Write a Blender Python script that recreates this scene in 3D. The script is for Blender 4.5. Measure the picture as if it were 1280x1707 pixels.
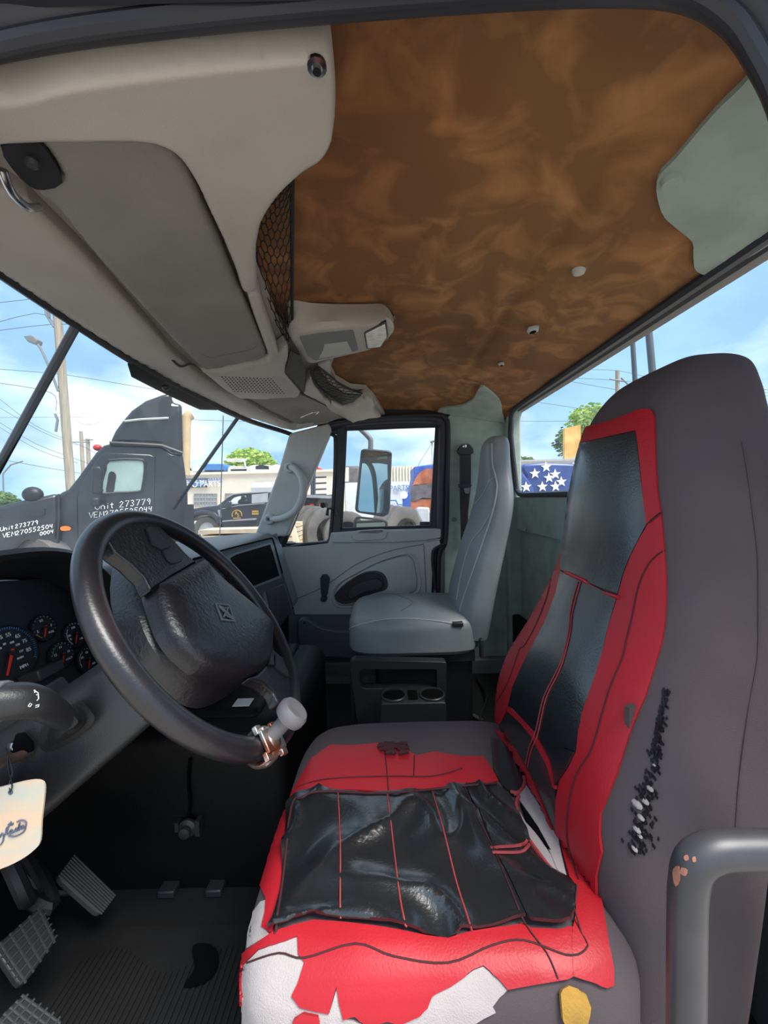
import bpy, bmesh, math, random
from mathutils import Vector as V, Matrix, noise
from mathutils.bvhtree import BVHTree
from mathutils.geometry import delaunay_2d_cdt
for o in list(bpy.data.objects): bpy.data.objects.remove(o)
S = bpy.context.scene
C = S.collection
random.seed(4)
PI = math.pi
# ---------------------------------------------------------------- camera, sky, sun, exposure
EYE = 1.95                     # height of the camera above the yard; modelling space has the camera at its origin
FPX, CX, CY = 641.0, 640.0, 853.5
PITCH, ROLL = math.radians(2.0), 0.024
CAMR = Matrix.Rotation(PI/2-PITCH, 3, 'X') @ Matrix.Rotation(-ROLL, 3, 'Z')
cam = bpy.data.cameras.new('camera'); camo = bpy.data.objects.new('camera', cam); C.objects.link(camo)
camo.matrix_world = Matrix.Translation((0, 0, EYE)) @ CAMR.to_4x4()
cam.sensor_fit = 'HORIZONTAL'; cam.sensor_width = 36; cam.lens = 36*FPX/1280; cam.clip_start = .02; cam.clip_end = 600
S.camera = camo
S.view_settings.view_transform = 'Standard'; S.view_settings.look = 'None'
S.view_settings.gamma = 1; S.view_settings.use_curve_mapping = False
S.view_settings.exposure = 0.95
def make_world():
    w = bpy.data.worlds.new('sky'); S.world = w; w.use_nodes = True
    nt = w.node_tree; n = nt.nodes; l = nt.links; n.clear()
    out = n.new('ShaderNodeOutputWorld'); bg = n.new('ShaderNodeBackground'); bg.inputs[1].default_value = 1.0
    tc = n.new('ShaderNodeTexCoord'); mp = n.new('ShaderNodeMapping'); mp.inputs['Scale'].default_value = (1.5, 1.5, 3.4); mp.inputs['Location'].default_value = (.35, .2, .1)
    ns = n.new('ShaderNodeTexNoise'); ns.inputs['Scale'].default_value = 1.35; ns.inputs['Detail'].default_value = 7; ns.inputs['Roughness'].default_value = .52
    rp = n.new('ShaderNodeValToRGB'); e = rp.color_ramp.elements
    e[0].position = .44; e[0].color = (.27, .46, .70, 1); e[1].position = .64; e[1].color = (.93, .94, .95, 1)
    m = e.new(.53); m.color = (.50, .66, .82, 1)
    # cloud bodies: a second, softer noise for the greyer undersides
    n2 = n.new('ShaderNodeTexNoise'); n2.inputs['Scale'].default_value = 3.1; n2.inputs['Detail'].default_value = 5
    r2 = n.new('ShaderNodeValToRGB'); f = r2.color_ramp.elements
    f[0].position = .35; f[0].color = (.72, .75, .8, 1); f[1].position = .6; f[1].color = (1, 1, 1, 1)
    mx = n.new('ShaderNodeMix'); mx.data_type = 'RGBA'; mx.blend_type = 'MULTIPLY'; mx.inputs[0].default_value = .7
    l.new(tc.outputs['Generated'], mp.inputs[0]); l.new(mp.outputs[0], ns.inputs[0]); l.new(mp.outputs[0], n2.inputs[0])
    l.new(ns.outputs[0], rp.inputs[0]); l.new(n2.outputs[0], r2.inputs[0])
    l.new(rp.outputs[0], mx.inputs[6]); l.new(r2.outputs[0], mx.inputs[7])
    l.new(mx.outputs[2], bg.inputs[0]); l.new(bg.outputs[0], out.inputs[0])
make_world()
sun = bpy.data.lights.new('sun', 'SUN'); sun.energy = 3.6; sun.angle = math.radians(30); sun.color = (1, .96, .9)
suno = bpy.data.objects.new('sun', sun); C.objects.link(suno); suno.location = (-2, -8, 12)
suno.rotation_euler = V((.45, -.34, 1)).to_track_quat('Z', 'Y').to_euler()
# ---------------------------------------------------------------- helpers
def ray(x, y):
    d = CAMR @ V(((x-CX)/FPX, -(y-CY)/FPX, -1)); return d
def onP(x, y, p, n):
    d = ray(x, y); return d*(V(p).dot(V(n))/d.dot(V(n)))
def onY(x, y, Y): d = ray(x, y); return d*(Y/d.y)
def onX(x, y, X): d = ray(x, y); return d*(X/d.x)
def onZ(x, y, Z): d = ray(x, y); return d*(Z/d.z)
def PY(pts, Y): return [onY(a, b, Y) for a, b in pts]
def zm(pts, x0, y0, s): return [(x0+a*s, y0+b*s) for a, b in pts]
def lerp(a, b, t): return a+(b-a)*t
def interp(x, tab):
    if x <= tab[0][0]: return tab[0][1]
    for (a, u), (b, v) in zip(tab, tab[1:]):
        if x <= b: 
            t = (x-a)/(b-a); return u+(v-u)*t
    return tab[-1][1]
def cat(pts, n=5, closed=True):
    """smooth curve through the points"""
    P = [V(p) for p in pts]; N = len(P); out = []
    R = range(N) if closed else range(N-1)
    for i in R:
        if closed: a, b, c, d = P[i-1], P[i], P[(i+1) % N], P[(i+2) % N]
        else: a, b, c, d = P[max(i-1, 0)], P[i], P[i+1], P[min(i+2, N-1)]
        for k in range(n):
            t = k/n
            out.append(.5*((2*b)+(c-a)*t+(2*a-5*b+4*c-d)*t*t+(3*b-a-3*c+d)*t**3))
    if not closed: out.append(P[-1])
    return out
def cat2(pts, n=5, closed=True):
    return [(p.x, p.y) for p in cat([V((a, b, 0)) for a, b in pts], n, closed)]
def rnd(pts, r, n=4):
    """round the corners of a polygon of Vectors"""
    out = []; N = len(pts)
    for i in range(N):
        a, b, c = V(pts[i-1]), V(pts[i]), V(pts[(i+1) % N])
        u = (a-b); w = (c-b); q = min(r, u.length*.45, w.length*.45)
        s = b+u.normalized()*q; e = b+w.normalized()*q
        for k in range(n+1):
            t = k/n; out.append((1-t)**2*s+2*t*(1-t)*b+t*t*e)
    return out
def frame(ax):
    ax = V(ax).normalized(); t = V((0, 0, 1)) if abs(ax.z) < .9 else V((1, 0, 0))
    u = ax.cross(t).normalized(); return u, ax.cross(u).normalized(), ax
class B:
    def __init__(s): s.v = []; s.f = []
    def add(s, vs, fs):
        k = len(s.v); s.v += [V(p) for p in vs]; s.f += [tuple(i+k for i in f) for f in fs]; return s
    def box(s, a, b):
        x0, y0, z0 = a; x1, y1, z1 = b
        return s.add([(x0,y0,z0),(x1,y0,z0),(x1,y1,z0),(x0,y1,z0),(x0,y0,z1),(x1,y0,z1),(x1,y1,z1),(x0,y1,z1)],
            [(0,3,2,1),(4,5,6,7),(0,1,5,4),(1,2,6,5),(2,3,7,6),(3,0,4,7)])
    def obox(s, c, u, v, w):
        """box with centre c and half-axes u, v, w"""
        c, u, v, w = V(c), V(u), V(v), V(w); p = []
        for k in (-1, 1):
            for i, j in ((-1,-1),(1,-1),(1,1),(-1,1)): p.append(c+u*i+v*j+w*k)
        return s.add(p, [(0,3,2,1),(4,5,6,7),(0,1,5,4),(1,2,6,5),(2,3,7,6),(3,0,4,7)])
    def prism(s, pts, d):
        d = V(d); n = len(pts); P = [V(p) for p in pts]
        return s.add(P+[p+d for p in P], [tuple(range(n))[::-1], tuple(range(n, 2*n))]+[(i, (i+1) % n, n+(i+1) % n, n+i) for i in range(n)])
    def ring(s, outer, inner, d):
        """frame between two outlines with equal point counts, depth d"""
        n = len(outer); d = V(d); P = [V(p) for p in outer]+[V(p) for p in inner]; P += [p+d for p in P]; f = []
        for i in range(n):
            j = (i+1) % n
            f += [(i, j, n+j, n+i), (2*n+j, 2*n+i, 3*n+i, 3*n+j), (j, i, 2*n+i, 2*n+j), (n+i, n+j, 3*n+j, 3*n+i)]
        return s.add(P, f)
    def loft(s, rings, cap=True, closed=True):
        n = len(rings[0]); f = []
        for k in range(len(rings)-1):
            for i in range(n if closed else n-1):
                j = (i+1) % n; f.append((k*n+i, k*n+j, (k+1)*n+j, (k+1)*n+i))
        if cap: f.append(tuple(range(n))[::-1]); f.append(tuple(range((len(rings)-1)*n, len(rings)*n)))
        return s.add([p for r in rings for p in r], f)
    def tube(s, path, r, n=8, closed=False, flat=1.0, up=None):
        P = [V(p) for p in path]; N = len(P); rings = []; pu = None
        for i in range(N):
            t = (P[(i+1) % N]-P[i-1]) if closed else (P[min(i+1, N-1)]-P[max(i-1, 0)])
            t.normalize()
            if pu is None: u, w, _ = frame(t)
            else:
                u = (pu-t*pu.dot(t)); u = u.normalized() if u.length > 1e-6 else frame(t)[0]
            w = t.cross(u); pu = u
            if up is not None:
                w = (V(up)-t*V(up).dot(t)).normalized(); u = w.cross(t)
            q = r[i] if isinstance(r, (list, tuple)) else r
            rings.append([P[i]+u*q*math.cos(2*PI*k/n)+w*q*flat*math.sin(2*PI*k/n) for k in range(n)])
        if closed: rings.append(rings[0])
        return s.loft(rings, cap=not closed)
    def lathe(s, prof, c, ax, n=24):
        """prof = [(radius, height along ax)]"""
        u, w, a = frame(ax); c = V(c)
        return s.loft([[c+a*h+(u*math.cos(2*PI*k/n)+w*math.sin(2*PI*k/n))*max(r, 1e-5) for k in range(n)] for r, h in prof])
    def ball(s, c, r, n=12, m=8):
        if not isinstance(r, (tuple, list)): r = (r, r, r)
        return s.loft([[V(c)+V((r[0]*math.sin(a)*math.cos(2*PI*k/n), r[1]*math.sin(a)*math.sin(2*PI*k/n), -r[2]*math.cos(a))) for k in range(n)] for a in [max(.02, PI*i/m) if i < m else PI-.02 for i in range(m+1)]])
    def grid(s, rows):
        n = len(rows[0])
        return s.add([p for r in rows for p in r], [(i*n+j, i*n+j+1, (i+1)*n+j+1, (i+1)*n+j) for i in range(len(rows)-1) for j in range(n-1)])
    def slab(s, rows, d):
        """grid with thickness d (vector or function of point)"""
        n = len(rows[0]); m = len(rows); A = [V(p) for r in rows for p in r]
        D = [p+(d(p) if callable(d) else V(d)) for p in A]; k = len(A); f = []
        for i in range(m-1):
            for j in range(n-1):
                q = (i*n+j, i*n+j+1, (i+1)*n+j+1, (i+1)*n+j); f.append(q); f.append(tuple(k+x for x in q[::-1]))
        bd = [(i) for i in range(n)]+[i*n+n-1 for i in range(1, m)]+[(m-1)*n+j for j in range(n-2, -1, -1)]+[i*n for i in range(m-2, 0, -1)]
        for a, b in zip(bd, bd[1:]+bd[:1]): f.append((b, a, k+a, k+b))
        return s.add(A+D, f)
    def bvh(s): return BVHTree.FromPolygons(s.v, s.f)
ORG = {}
def prop(o, label=None, catg=None, group=None, kind=None):
    if label: o['label'] = label
    if catg: o['category'] = catg
    if group: o['group'] = group
    if kind: o['kind'] = kind
    return o
def T(name, label, catg, org, group=None, kind=None):
    o = bpy.data.objects.new(name, None); C.objects.link(o); o.empty_display_size = .05
    org = V(org); o.location = org+V((0, 0, EYE)); ORG[o.name] = org
    return prop(o, label, catg, group, kind)
def O(name, b, mat, par=None, bev=0, sharp=38, sub=0, label=None, catg=None, group=None, kind=None, seg=2, fixn=True):
    if par: org = ORG[par.name]
    else:
        xs = [p.x for p in b.v]; ys = [p.y for p in b.v]; zs = [p.z for p in b.v]
        org = V(((min(xs)+max(xs))/2, (min(ys)+max(ys))/2, min(zs)))
    me = bpy.data.meshes.new(name); me.from_pydata([tuple(p-org) for p in b.v], [], b.f)
    if fixn:
        bm = bmesh.new(); bm.from_mesh(me); bmesh.ops.recalc_face_normals(bm, faces=bm.faces); bm.to_mesh(me); bm.free()
    for p in me.polygons: p.use_smooth = True
    me.set_sharp_from_angle(angle=math.radians(sharp))
    me.materials.append(MAT[mat] if isinstance(mat, str) else mat)
    o = bpy.data.objects.new(name, me); C.objects.link(o); ORG[o.name] = org
    if par: o.parent = par
    else: o.location = org+V((0, 0, EYE))
    if bev:
        m = o.modifiers.new('bevel', 'BEVEL'); m.width = bev; m.segments = seg; m.limit_method = 'ANGLE'; m.angle_limit = math.radians(40)
    if sub:
        m = o.modifiers.new('sub', 'SUBSURF'); m.levels = sub; m.render_levels = sub
    return prop(o, label, catg, group, kind)
def drape(px, bvh, off=.003, thick=.004, step=14, disp=None, gap=None, edge=0, drop=0):
    """piece of sheet whose outline is traced in the photo, laid on a real surface (bvh)"""
    bm = bmesh.new(); n_ = len(px)
    cv, _, cf, *_r = delaunay_2d_cdt([V((a, b)) for a, b in px], [(i, (i+1) % n_) for i in range(n_)], [list(range(n_))], 1, 1e-4)
    vs = [bm.verts.new((q[0], q[1], 0)) for q in cv]
    for f in cf:
        try: bm.faces.new([vs[i] for i in f])
        except ValueError: pass
    xs = [a for a, b in px]; ys = [b for a, b in px]
    for ax, lo, hi in ((0, min(xs), max(xs)), (1, min(ys), max(ys))):
        k = math.floor(lo/step)+1
        while k*step < hi:
            co = V((0, 0, 0)); co[ax] = k*step; no = V((0, 0, 0)); no[ax] = 1
            bmesh.ops.bisect_plane(bm, geom=bm.verts[:]+bm.edges[:]+bm.faces[:], plane_co=co, plane_no=no, dist=1e-4); k += 1
    bm.verts.ensure_lookup_table(); bm.verts.index_update()
    pts = []; nor = []; miss = []
    for v in bm.verts:
        d = ray(v.co.x, v.co.y).normalized(); h = bvh.ray_cast(V((0, 0, 0)), d)
        if h[0] is None or (gap and h[3] > gap): pts.append(None); nor.append(None); miss.append((v.index, d))
        else:
            n = h[1]; n = n if n.dot(d) < 0 else -n; pts.append(h[0]); nor.append(n)
    good = [p.length for p in pts if p]; md = sorted(good)[len(good)//2] if good else 1
    for i, d in miss:
        v = bm.verts[i].co; ok = False
        for k in range(1, 34):
            for q in range(16):
                e = ray(v.x+1.6*k*math.cos(q*PI/8), v.y+1.6*k*math.sin(q*PI/8)).normalized(); h = bvh.ray_cast(V((0, 0, 0)), e)
                if h[0] is not None and not (gap and h[3] > gap):
                    n = h[1]; pts[i] = h[0]; nor[i] = n if n.dot(e) < 0 else -n; ok = True; break
            if ok: break
        if ok: continue
        near = None
        for e in bm.verts[i].link_edges:
            q = pts[e.other_vert(bm.verts[i]).index]
            if q is not None: near = q.length
        h = bvh.find_nearest(d*(near or md)); n = h[1]; pts[i] = h[0]; nor[i] = n if n.dot(d) < .3 else -n
    b = B(); A = []; D = []; EF = [0]*len(pts)
    if edge:
        SG = list(zip(px, px[1:]+px[:1]))
        for v in bm.verts:
            x, y = v.co.x, v.co.y; dm = 1e9
            for (a0, b0), (a1, b1) in SG:
                ux, uy = a1-a0, b1-b0; q = ux*ux+uy*uy; t = max(0, min(1, ((x-a0)*ux+(y-b0)*uy)/q)) if q else 0
                dm = min(dm, math.hypot(a0+ux*t-x, b0+uy*t-y))
            t = min(1, dm/edge); EF[v.index] = drop*(1-math.sqrt(1-(1-t)**2))
    for p, n, ef in zip(pts, nor, EF):
        o = off+(disp(p) if disp else 0)-ef; A.append(p+n*o); D.append(p+n*(o-thick))
    fs = [tuple(v.index for v in f.verts) for f in bm.faces]; k = len(A); ff = fs+[tuple(k+i for i in f[::-1]) for f in fs]
    for e in bm.edges:
        if len(e.link_faces) == 1:
            a, c = e.verts[0].index, e.verts[1].index; ff.append((a, c, k+c, k+a))
    bm.free(); return b.add(A+D, ff)
def dline(px, bvh, off=.004, n=4, closed=False):
    """polyline traced in the photo laid on a real surface"""
    out = []
    for a, b in cat2(px, n, closed):
        d = ray(a, b).normalized(); h = bvh.ray_cast(V((0, 0, 0)), d)
        if h[0] is None: 
            if not out: continue
            h = bvh.find_nearest(d*out[-1].length)
        nn = h[1] if h[1].dot(d) < 0 else -h[1]; out.append(h[0]+nn*off)
    return out
def text(s, size, extr=0.0):
    cu = bpy.data.curves.new('t', 'FONT'); cu.body = s; cu.size = size; cu.extrude = extr; cu.align_x = 'CENTER'; cu.align_y = 'CENTER'; cu.resolution_u = 3
    o = bpy.data.objects.new('t', cu); C.objects.link(o)
    me = bpy.data.meshes.new_from_object(o.evaluated_get(bpy.context.evaluated_depsgraph_get())); 
    vs = [v.co.copy() for v in me.vertices]; fs = [tuple(p.vertices) for p in me.polygons]
    bpy.data.objects.remove(o); bpy.data.meshes.remove(me); bpy.data.curves.remove(cu); return vs, fs
def put_text(b, s, size, o, u, w, nrm=None, shear=0, sx=1, extr=.001):
    """text centred on o with reading direction u and up w"""
    vs, fs = text(s, size, extr); u = V(u).normalized(); w = V(w).normalized(); n = u.cross(w); 
    return b.add([V(o)+u*(p.x*sx+shear*p.y)+w*p.y+n*(p.z+extr) for p in vs], fs)
GLY = {'U': [[(0,1),(0,.25),(.3,0),(.6,.25),(.6,1)]], 'n': [[(0,.6),(0,0)],[(0,.4),(.25,.62),(.45,.4),(.45,0)]], 'i': [[(.1,.55),(.1,0)],[(.1,.8),(.12,.84)]], 't': [[(.2,.9),(.2,.1),(.35,0)],[(0,.62),(.42,.62)]],
 'V': [[(0,1),(.3,0),(.65,1)]], 'E': [[(.5,1),(0,1),(0,0),(.5,0)],[(0,.5),(.4,.5)]], 'M': [[(0,0),(.08,1),(.35,.35),(.62,1),(.7,0)]],
 '0': [[(.3,1),(.05,.7),(.05,.3),(.3,0),(.55,.3),(.55,.7),(.3,1)]], '2': [[(.05,.75),(.28,1),(.52,.75),(.05,0),(.58,0)]], '3': [[(.05,.9),(.3,1),(.5,.78),(.22,.54),(.52,.28),(.3,0),(.02,.12)]],
 '4': [[(.08,1),(.05,.5),(.5,.5)],[(.48,.95),(.42,0)]], '5': [[(.52,1),(.1,1),(.07,.58),(.35,.62),(.5,.32),(.3,.02),(.02,.08)]], '7': [[(.02,.95),(.55,1),(.2,0)]], '9': [[(.5,.75),(.28,1),(.06,.75),(.28,.5),(.5,.75),(.42,0)]]}
def scrawl(b, s, h, o, u, w, r, sp=.78):
    u = V(u).normalized(); w = V(w).normalized(); W_ = len(s)*sp*h; x = -W_/2
    for ch in s:
        for L in GLY.get(ch, []):
            b.tube([V(o)+u*(x+p[0]*h+p[1]*h*.08)+w*((p[1]-.5)*h) for p in L], r, 4)
        x += h*(sp if ch not in 'i ' else .45)
    return b
# ---------------------------------------------------------------- materials
MAT = {}
def s2l(c): 
    c = c/255; return c/12.92 if c <= .04045 else ((c+.055)/1.055)**2.4
def M(name, rgb, rough=.55, metal=0, var=.12, scale=6, bump=0, bscale=200, rgb2=None, lo=.35, hi=.65, spec=.5, dist=0, coat=0, stretch=None, detail=5):
    m = bpy.data.materials.new(name); m.use_nodes = True; nt = m.node_tree; n = nt.nodes; l = nt.links; p = n['Principled BSDF']
    a = [s2l(c) for c in rgb]; b = [s2l(c) for c in rgb2] if rgb2 else [c*(1-var) for c in a]
    tc = n.new('ShaderNodeTexCoord'); ns = n.new('ShaderNodeTexNoise'); ns.inputs['Scale'].default_value = scale; ns.inputs['Detail'].default_value = detail; ns.inputs['Distortion'].default_value = dist
    src = tc.outputs['Object']
    if stretch:
        mp = n.new('ShaderNodeMapping'); mp.inputs['Scale'].default_value = stretch; l.new(src, mp.inputs[0]); src = mp.outputs[0]
    r = n.new('ShaderNodeValToRGB'); r.color_ramp.elements[0].position = lo; r.color_ramp.elements[1].position = hi
    r.color_ramp.elements[0].color = (*a, 1); r.color_ramp.elements[1].color = (*b, 1)
    l.new(src, ns.inputs[0]); l.new(ns.outputs[0], r.inputs[0]); l.new(r.outputs[0], p.inputs['Base Color'])
    p.inputs['Roughness'].default_value = rough; p.inputs['Metallic'].default_value = metal; p.inputs['Specular IOR Level'].default_value = spec; p.inputs['Coat Weight'].default_value = coat; p.inputs['Coat Roughness'].default_value = .2
    if bump:
        n2 = n.new('ShaderNodeTexNoise'); n2.inputs['Scale'].default_value = bscale; n2.inputs['Detail'].default_value = 3; l.new(src, n2.inputs[0])
        bp = n.new('ShaderNodeBump'); bp.inputs['Strength'].default_value = bump; bp.inputs['Distance'].default_value = .002; l.new(n2.outputs[0], bp.inputs['Height']); l.new(bp.outputs[0], p.inputs['Normal'])
    MAT[name] = m; return m
def glass(name, tint=(1, 1, 1), gloss=.06, haze=.05, hcol=(.8, .82, .85)):
    m = bpy.data.materials.new(name); m.use_nodes = True; nt = m.node_tree; n = nt.nodes; l = nt.links; n.clear()
    out = n.new('ShaderNodeOutputMaterial'); t = n.new('ShaderNodeBsdfTransparent'); t.inputs[0].default_value = (*tint, 1)
    g = n.new('ShaderNodeBsdfGlossy'); g.inputs['Roughness'].default_value = .03; m1 = n.new('ShaderNodeMixShader'); m1.inputs[0].default_value = gloss
    d = n.new('ShaderNodeBsdfTranslucent'); d.inputs[0].default_value = (*hcol, 1); d2 = n.new('ShaderNodeBsdfDiffuse'); d2.inputs[0].default_value = (*hcol, 1)
    ad = n.new('ShaderNodeMixShader'); m2 = n.new('ShaderNodeMixShader')
    tc = n.new('ShaderNodeTexCoord'); ns = n.new('ShaderNodeTexNoise'); ns.inputs['Scale'].default_value = 5; ns.inputs['Detail'].default_value = 9; ns.inputs['Roughness'].default_value = .7
    mr = n.new('ShaderNodeMapRange'); mr.inputs[1].default_value = .35; mr.inputs[2].default_value = .7; mr.inputs[3].default_value = haze*.6; mr.inputs[4].default_value = haze*1.5
    l.new(tc.outputs['Object'], ns.inputs[0]); l.new(ns.outputs[0], mr.inputs[0]); l.new(mr.outputs[0], m2.inputs[0])
    l.new(t.outputs[0], m1.inputs[1]); l.new(g.outputs[0], m1.inputs[2]); l.new(d.outputs[0], ad.inputs[1]); l.new(d2.outputs[0], ad.inputs[2])
    l.new(m1.outputs[0], m2.inputs[1]); l.new(ad.outputs[0], m2.inputs[2]); l.new(m2.outputs[0], out.inputs[0]); MAT[name] = m
M('plastic_grey', (176, 170, 164), .5, var=.14, scale=7, bump=.15, bscale=500)
M('plastic_trim', (182, 183, 179), .55, var=.12, scale=6, bump=.15, bscale=500)
M('visor', (132, 128, 124), .7, var=.15, scale=9, bump=.25, bscale=700)
M('dash_grey', (112, 114, 116), .5, var=.12, bump=.2, bscale=500)
M('felt_green', (156, 170, 162), .9, var=.2, scale=14, bump=.3, bscale=400)
M('black_plastic', (44, 45, 48), .42, var=.2, bump=.2, bscale=450)
M('black_soft', (30, 30, 33), .55, var=.2, bump=.2, bscale=350)
M('black_floor', (9, 9, 10), .5, spec=.2, var=.2, bump=.2, bscale=350)
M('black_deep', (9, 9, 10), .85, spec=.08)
M('rubber', (26, 26, 27), .65, var=.25, scale=10, bump=.3, bscale=250)
M('seal', (46, 48, 58), .5, var=.2)
M('metal', (190, 190, 192), .25, metal=1)
M('chrome_dull', (205, 200, 195), .3, metal=.9, rgb2=(176, 110, 82), lo=.45, hi=.6, scale=30)
M('white_print', (225, 225, 225), .6, var=.05)
# ================================================================ the cab shell
M('headliner', (128, 90, 54), .95, rgb2=(184, 132, 84), lo=.46, hi=.74, scale=11, dist=.8, bump=.35, bscale=260, detail=8)
def headliner_mat():
    m = MAT['headliner']; nt = m.node_tree; n = nt.nodes; l = nt.links; p = n['Principled BSDF']
    tc = n.new('ShaderNodeTexCoord'); ns = n.new('ShaderNodeTexNoise'); ns.inputs['Scale'].default_value = 2.1; ns.inputs['Detail'].default_value = 3
    r = n.new('ShaderNodeValToRGB'); r.color_ramp.elements[0].position = .35; r.color_ramp.elements[1].position = .62
    r.color_ramp.elements[0].color = (.72, .60, .58, 1); r.color_ramp.elements[1].color = (1, 1, 1, 1)
    mx = n.new('ShaderNodeMix'); mx.data_type = 'RGBA'; mx.blend_type = 'MULTIPLY'; mx.inputs[0].default_value = 1
    ramp = [x for x in n if x.type == 'VALTORGB' and x != r][0]
    l.new(tc.outputs['Object'], ns.inputs[0]); l.new(ns.outputs[0], r.inputs[0]); l.new(ramp.outputs[0], mx.inputs[6]); l.new(r.outputs[0], mx.inputs[7]); l.new(mx.outputs[2], p.inputs['Base Color'])
headliner_mat()
glass('windshield_glass', (.97, .99, .98), .04, .10)
glass('clear_glass', (.97, .98, .98), .04, .035)
CT = [(-.75, .375), (-.3, .455), (0, .475), (.22, .468), (.30, .452), (.34, .446), (.45, .428), (.60, .400), (.64, .385)]
def ceil_z(X, Y):
    z = interp(X, CT); e = max(0, .45-Y, Y-1.78)
    return z-.32*e*e/.12+.007*math.exp(-((X-.315)/.014)**2)+.004*math.exp(-((X-.19-.12*Y)/.02)**2)*max(0, math.sin(Y*9))
b = B(); rows = []
for i in range(131):
    X = -.42+i*(1.04/130); rows.append([(X, y, ceil_z(X, y)+.0025*noise.noise(V((X*7, y*7, 1)))) for y in [.315+k*1.585/63 for k in range(64)]])
b.slab(rows, (0, 0, .03)); CEIL = b.bvh()
ceiling = O('ceiling', b, 'headliner', kind='structure', sharp=60)
# patches of trim left on the ceiling and small fittings
b = drape(cat2([(1096, 292), (1128, 254), (1190, 180), (1240, 130), (1290, 76), (1330, 90), (1330, 380), (1280, 405), (1200, 448), (1163, 446), (1157, 420), (1155, 395), (1126, 370), (1104, 345)], 3), CEIL, .008, .02, 14)
t1 = O('trim_1', b, 'felt_green', bev=.003, kind='structure')
O('cover_cap', B().lathe([(.0001, -.004), (.012, -.004), (.013, 0), (.013, .006)], CEIL.ray_cast(V(), ray(1120, 290).normalized())[0]+V((0, 0, -.010)), (0, 0, 1)), 'felt_green', t1)
def torn_hole(px, py, r, nm):
    p = CEIL.ray_cast(V(), ray(px, py).normalized())[0]
    t = T(nm[0], nm[1], nm[2], p+V((0, 0, -.006)))
    o = []; k = []
    for i in range(10):
        a = 2*PI*i/10; q = r*(1+.35*random.uniform(-1, 1)); o.append(p+V((q*math.cos(a), q*1.3*math.sin(a), -.006))); k.append(p+V((r*.5*math.cos(a), r*.75*math.sin(a), -.008)))
    O('torn_rim', B().ring(o, k, (0, 0, .005)), 'plastic_trim', t)
    O('opening', B().prism(k, (0, 0, .004)), 'black_deep', t)
torn_hole(888, 549, .017, ('roof_clip', 'torn pale fastener hole with dark slot in brown headliner', 'fastener'))
torn_hole(836, 605, .009, ('roof_screw', 'small metal screw in brown headliner near passenger corner trim', 'screw'))
O('roof_plug', B().lathe([(.001, -.008), (.010, -.006), (.013, 0), (.013, .004)], CEIL.ray_cast(V(), ray(965, 451).normalized())[0], (0, 0, 1)), 'plastic_trim', label='pale oval plug pressed into brown headliner above rear window', catg='plug')
# floor
b = B().box((-1.15, .28, -.90), (.66, 1.92, -.87)); floor = O('floor', b, 'rubber', kind='structure')
# ribbed mat on the driver side
b = B(); p0 = onZ(60, 1620, -.865)
for i in range(46):
    x = -.60+i*.0108; b.box((x, .34, -.87), (x+.0055, .70+.02*math.sin(i*.3), -.862))
b.box((-.62, .33, -.872), (-.08, .76, -.866))
O('floor_mat', b, 'rubber', label='black ribbed rubber floor mat under the pedals', catg='mat')
b = B().prism(cat([onZ(x, y, -.860) for x, y in zm([(790, 832), (850, 820), (892, 850), (895, 920), (845, 980), (770, 1002), (758, 985), (798, 920)], 0, 1240, .40625)], 3), (0, 0, .0012)); O('floor_stain', b, 'black_deep', floor)
# firewall and engine cover
O('wall_front', B().box((-1.18, .28, -.90), (-1.14, 1.95, -.2)), 'black_soft', kind='structure')
eng = T('engine_cover', 'black moulded plastic engine cover on floor beside accelerator pedal', 'cover', (-.5, 1.1, -.87))
def rbox(x0, x1, y0, y1, z0, z1, r, n=5):
    """box with rounded top and vertical edges as a loft"""
    R = []
    def ring(ins, z):
        P = rnd([V((x0+ins, y0+ins, z)), V((x1-ins, y0+ins, z)), V((x1-ins, y1-ins, z)), V((x0+ins, y1-ins, z))], max(r*1.2-ins*.5, .004), n); return P
    R.append(ring(0, z0)); 
    for k in range(n+1):
        a = PI/2*k/n; R.append(ring(r*(1-math.cos(a)), z1-r+r*math.sin(a)))
    return R
O('cover_body', B().loft(rbox(-1.14, -.215, .84, 1.36, -.87, -.50, .05)), 'black_floor', eng)
O('cover_lid', B().loft(rbox(-1.1, -.30, .88, 1.32, -.52, -.488, .02)), 'black_floor', eng)
b = B(); L = onY(318, 1250, .836)
b.tube(dline([(318, 1262), (315, 1300), (318, 1340), (312, 1375)], B().box((-1.1, .838, -.9), (0, .84, 0)).bvh(), .004), .003, 6); O('cover_seam', b, 'black_deep', eng)
lt = B(); p = onY(314, 1378, .83); lt.lathe([(.02, 0), (.02, .006), (.012, .01), (.012, .02), (.003, .022)], p, (0, -1, 0), 16); lt.box((p.x-.028, .825, p.z-.008), (p.x-.02, .84, p.z+.012)); lt.box((p.x+.018, .822, p.z-.016), (p.x+.028, .84, p.z+.018))
O('latch', lt, 'black_plastic', eng)
for (x0, x1) in ((338, 365), (258, 286)):
    a = onZ(x0, 1499, -.86); c = onZ(x1, 1499, -.86); O('clip', B().box((a.x, .815, -.868), (c.x, .845, -.852)), 'black_plastic', eng, .003)
# printed notice on the engine cover
b = B()
for k in range(7):
    o = V((-.345+k*.012, 1.03, -.4865)); b.box(o+V((-.002, -.04+.01*(k % 3), 0)), o+V((.001, .03, .0006)))
O('printed_notice', b, 'white_print', eng)
b = B(); o = onZ(405, 1172, -.486); b.box(o+V((-.02, -.015, 0)), o+V((.02, .02, .0012))); O('sticker', b, 'white_print', eng)
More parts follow.
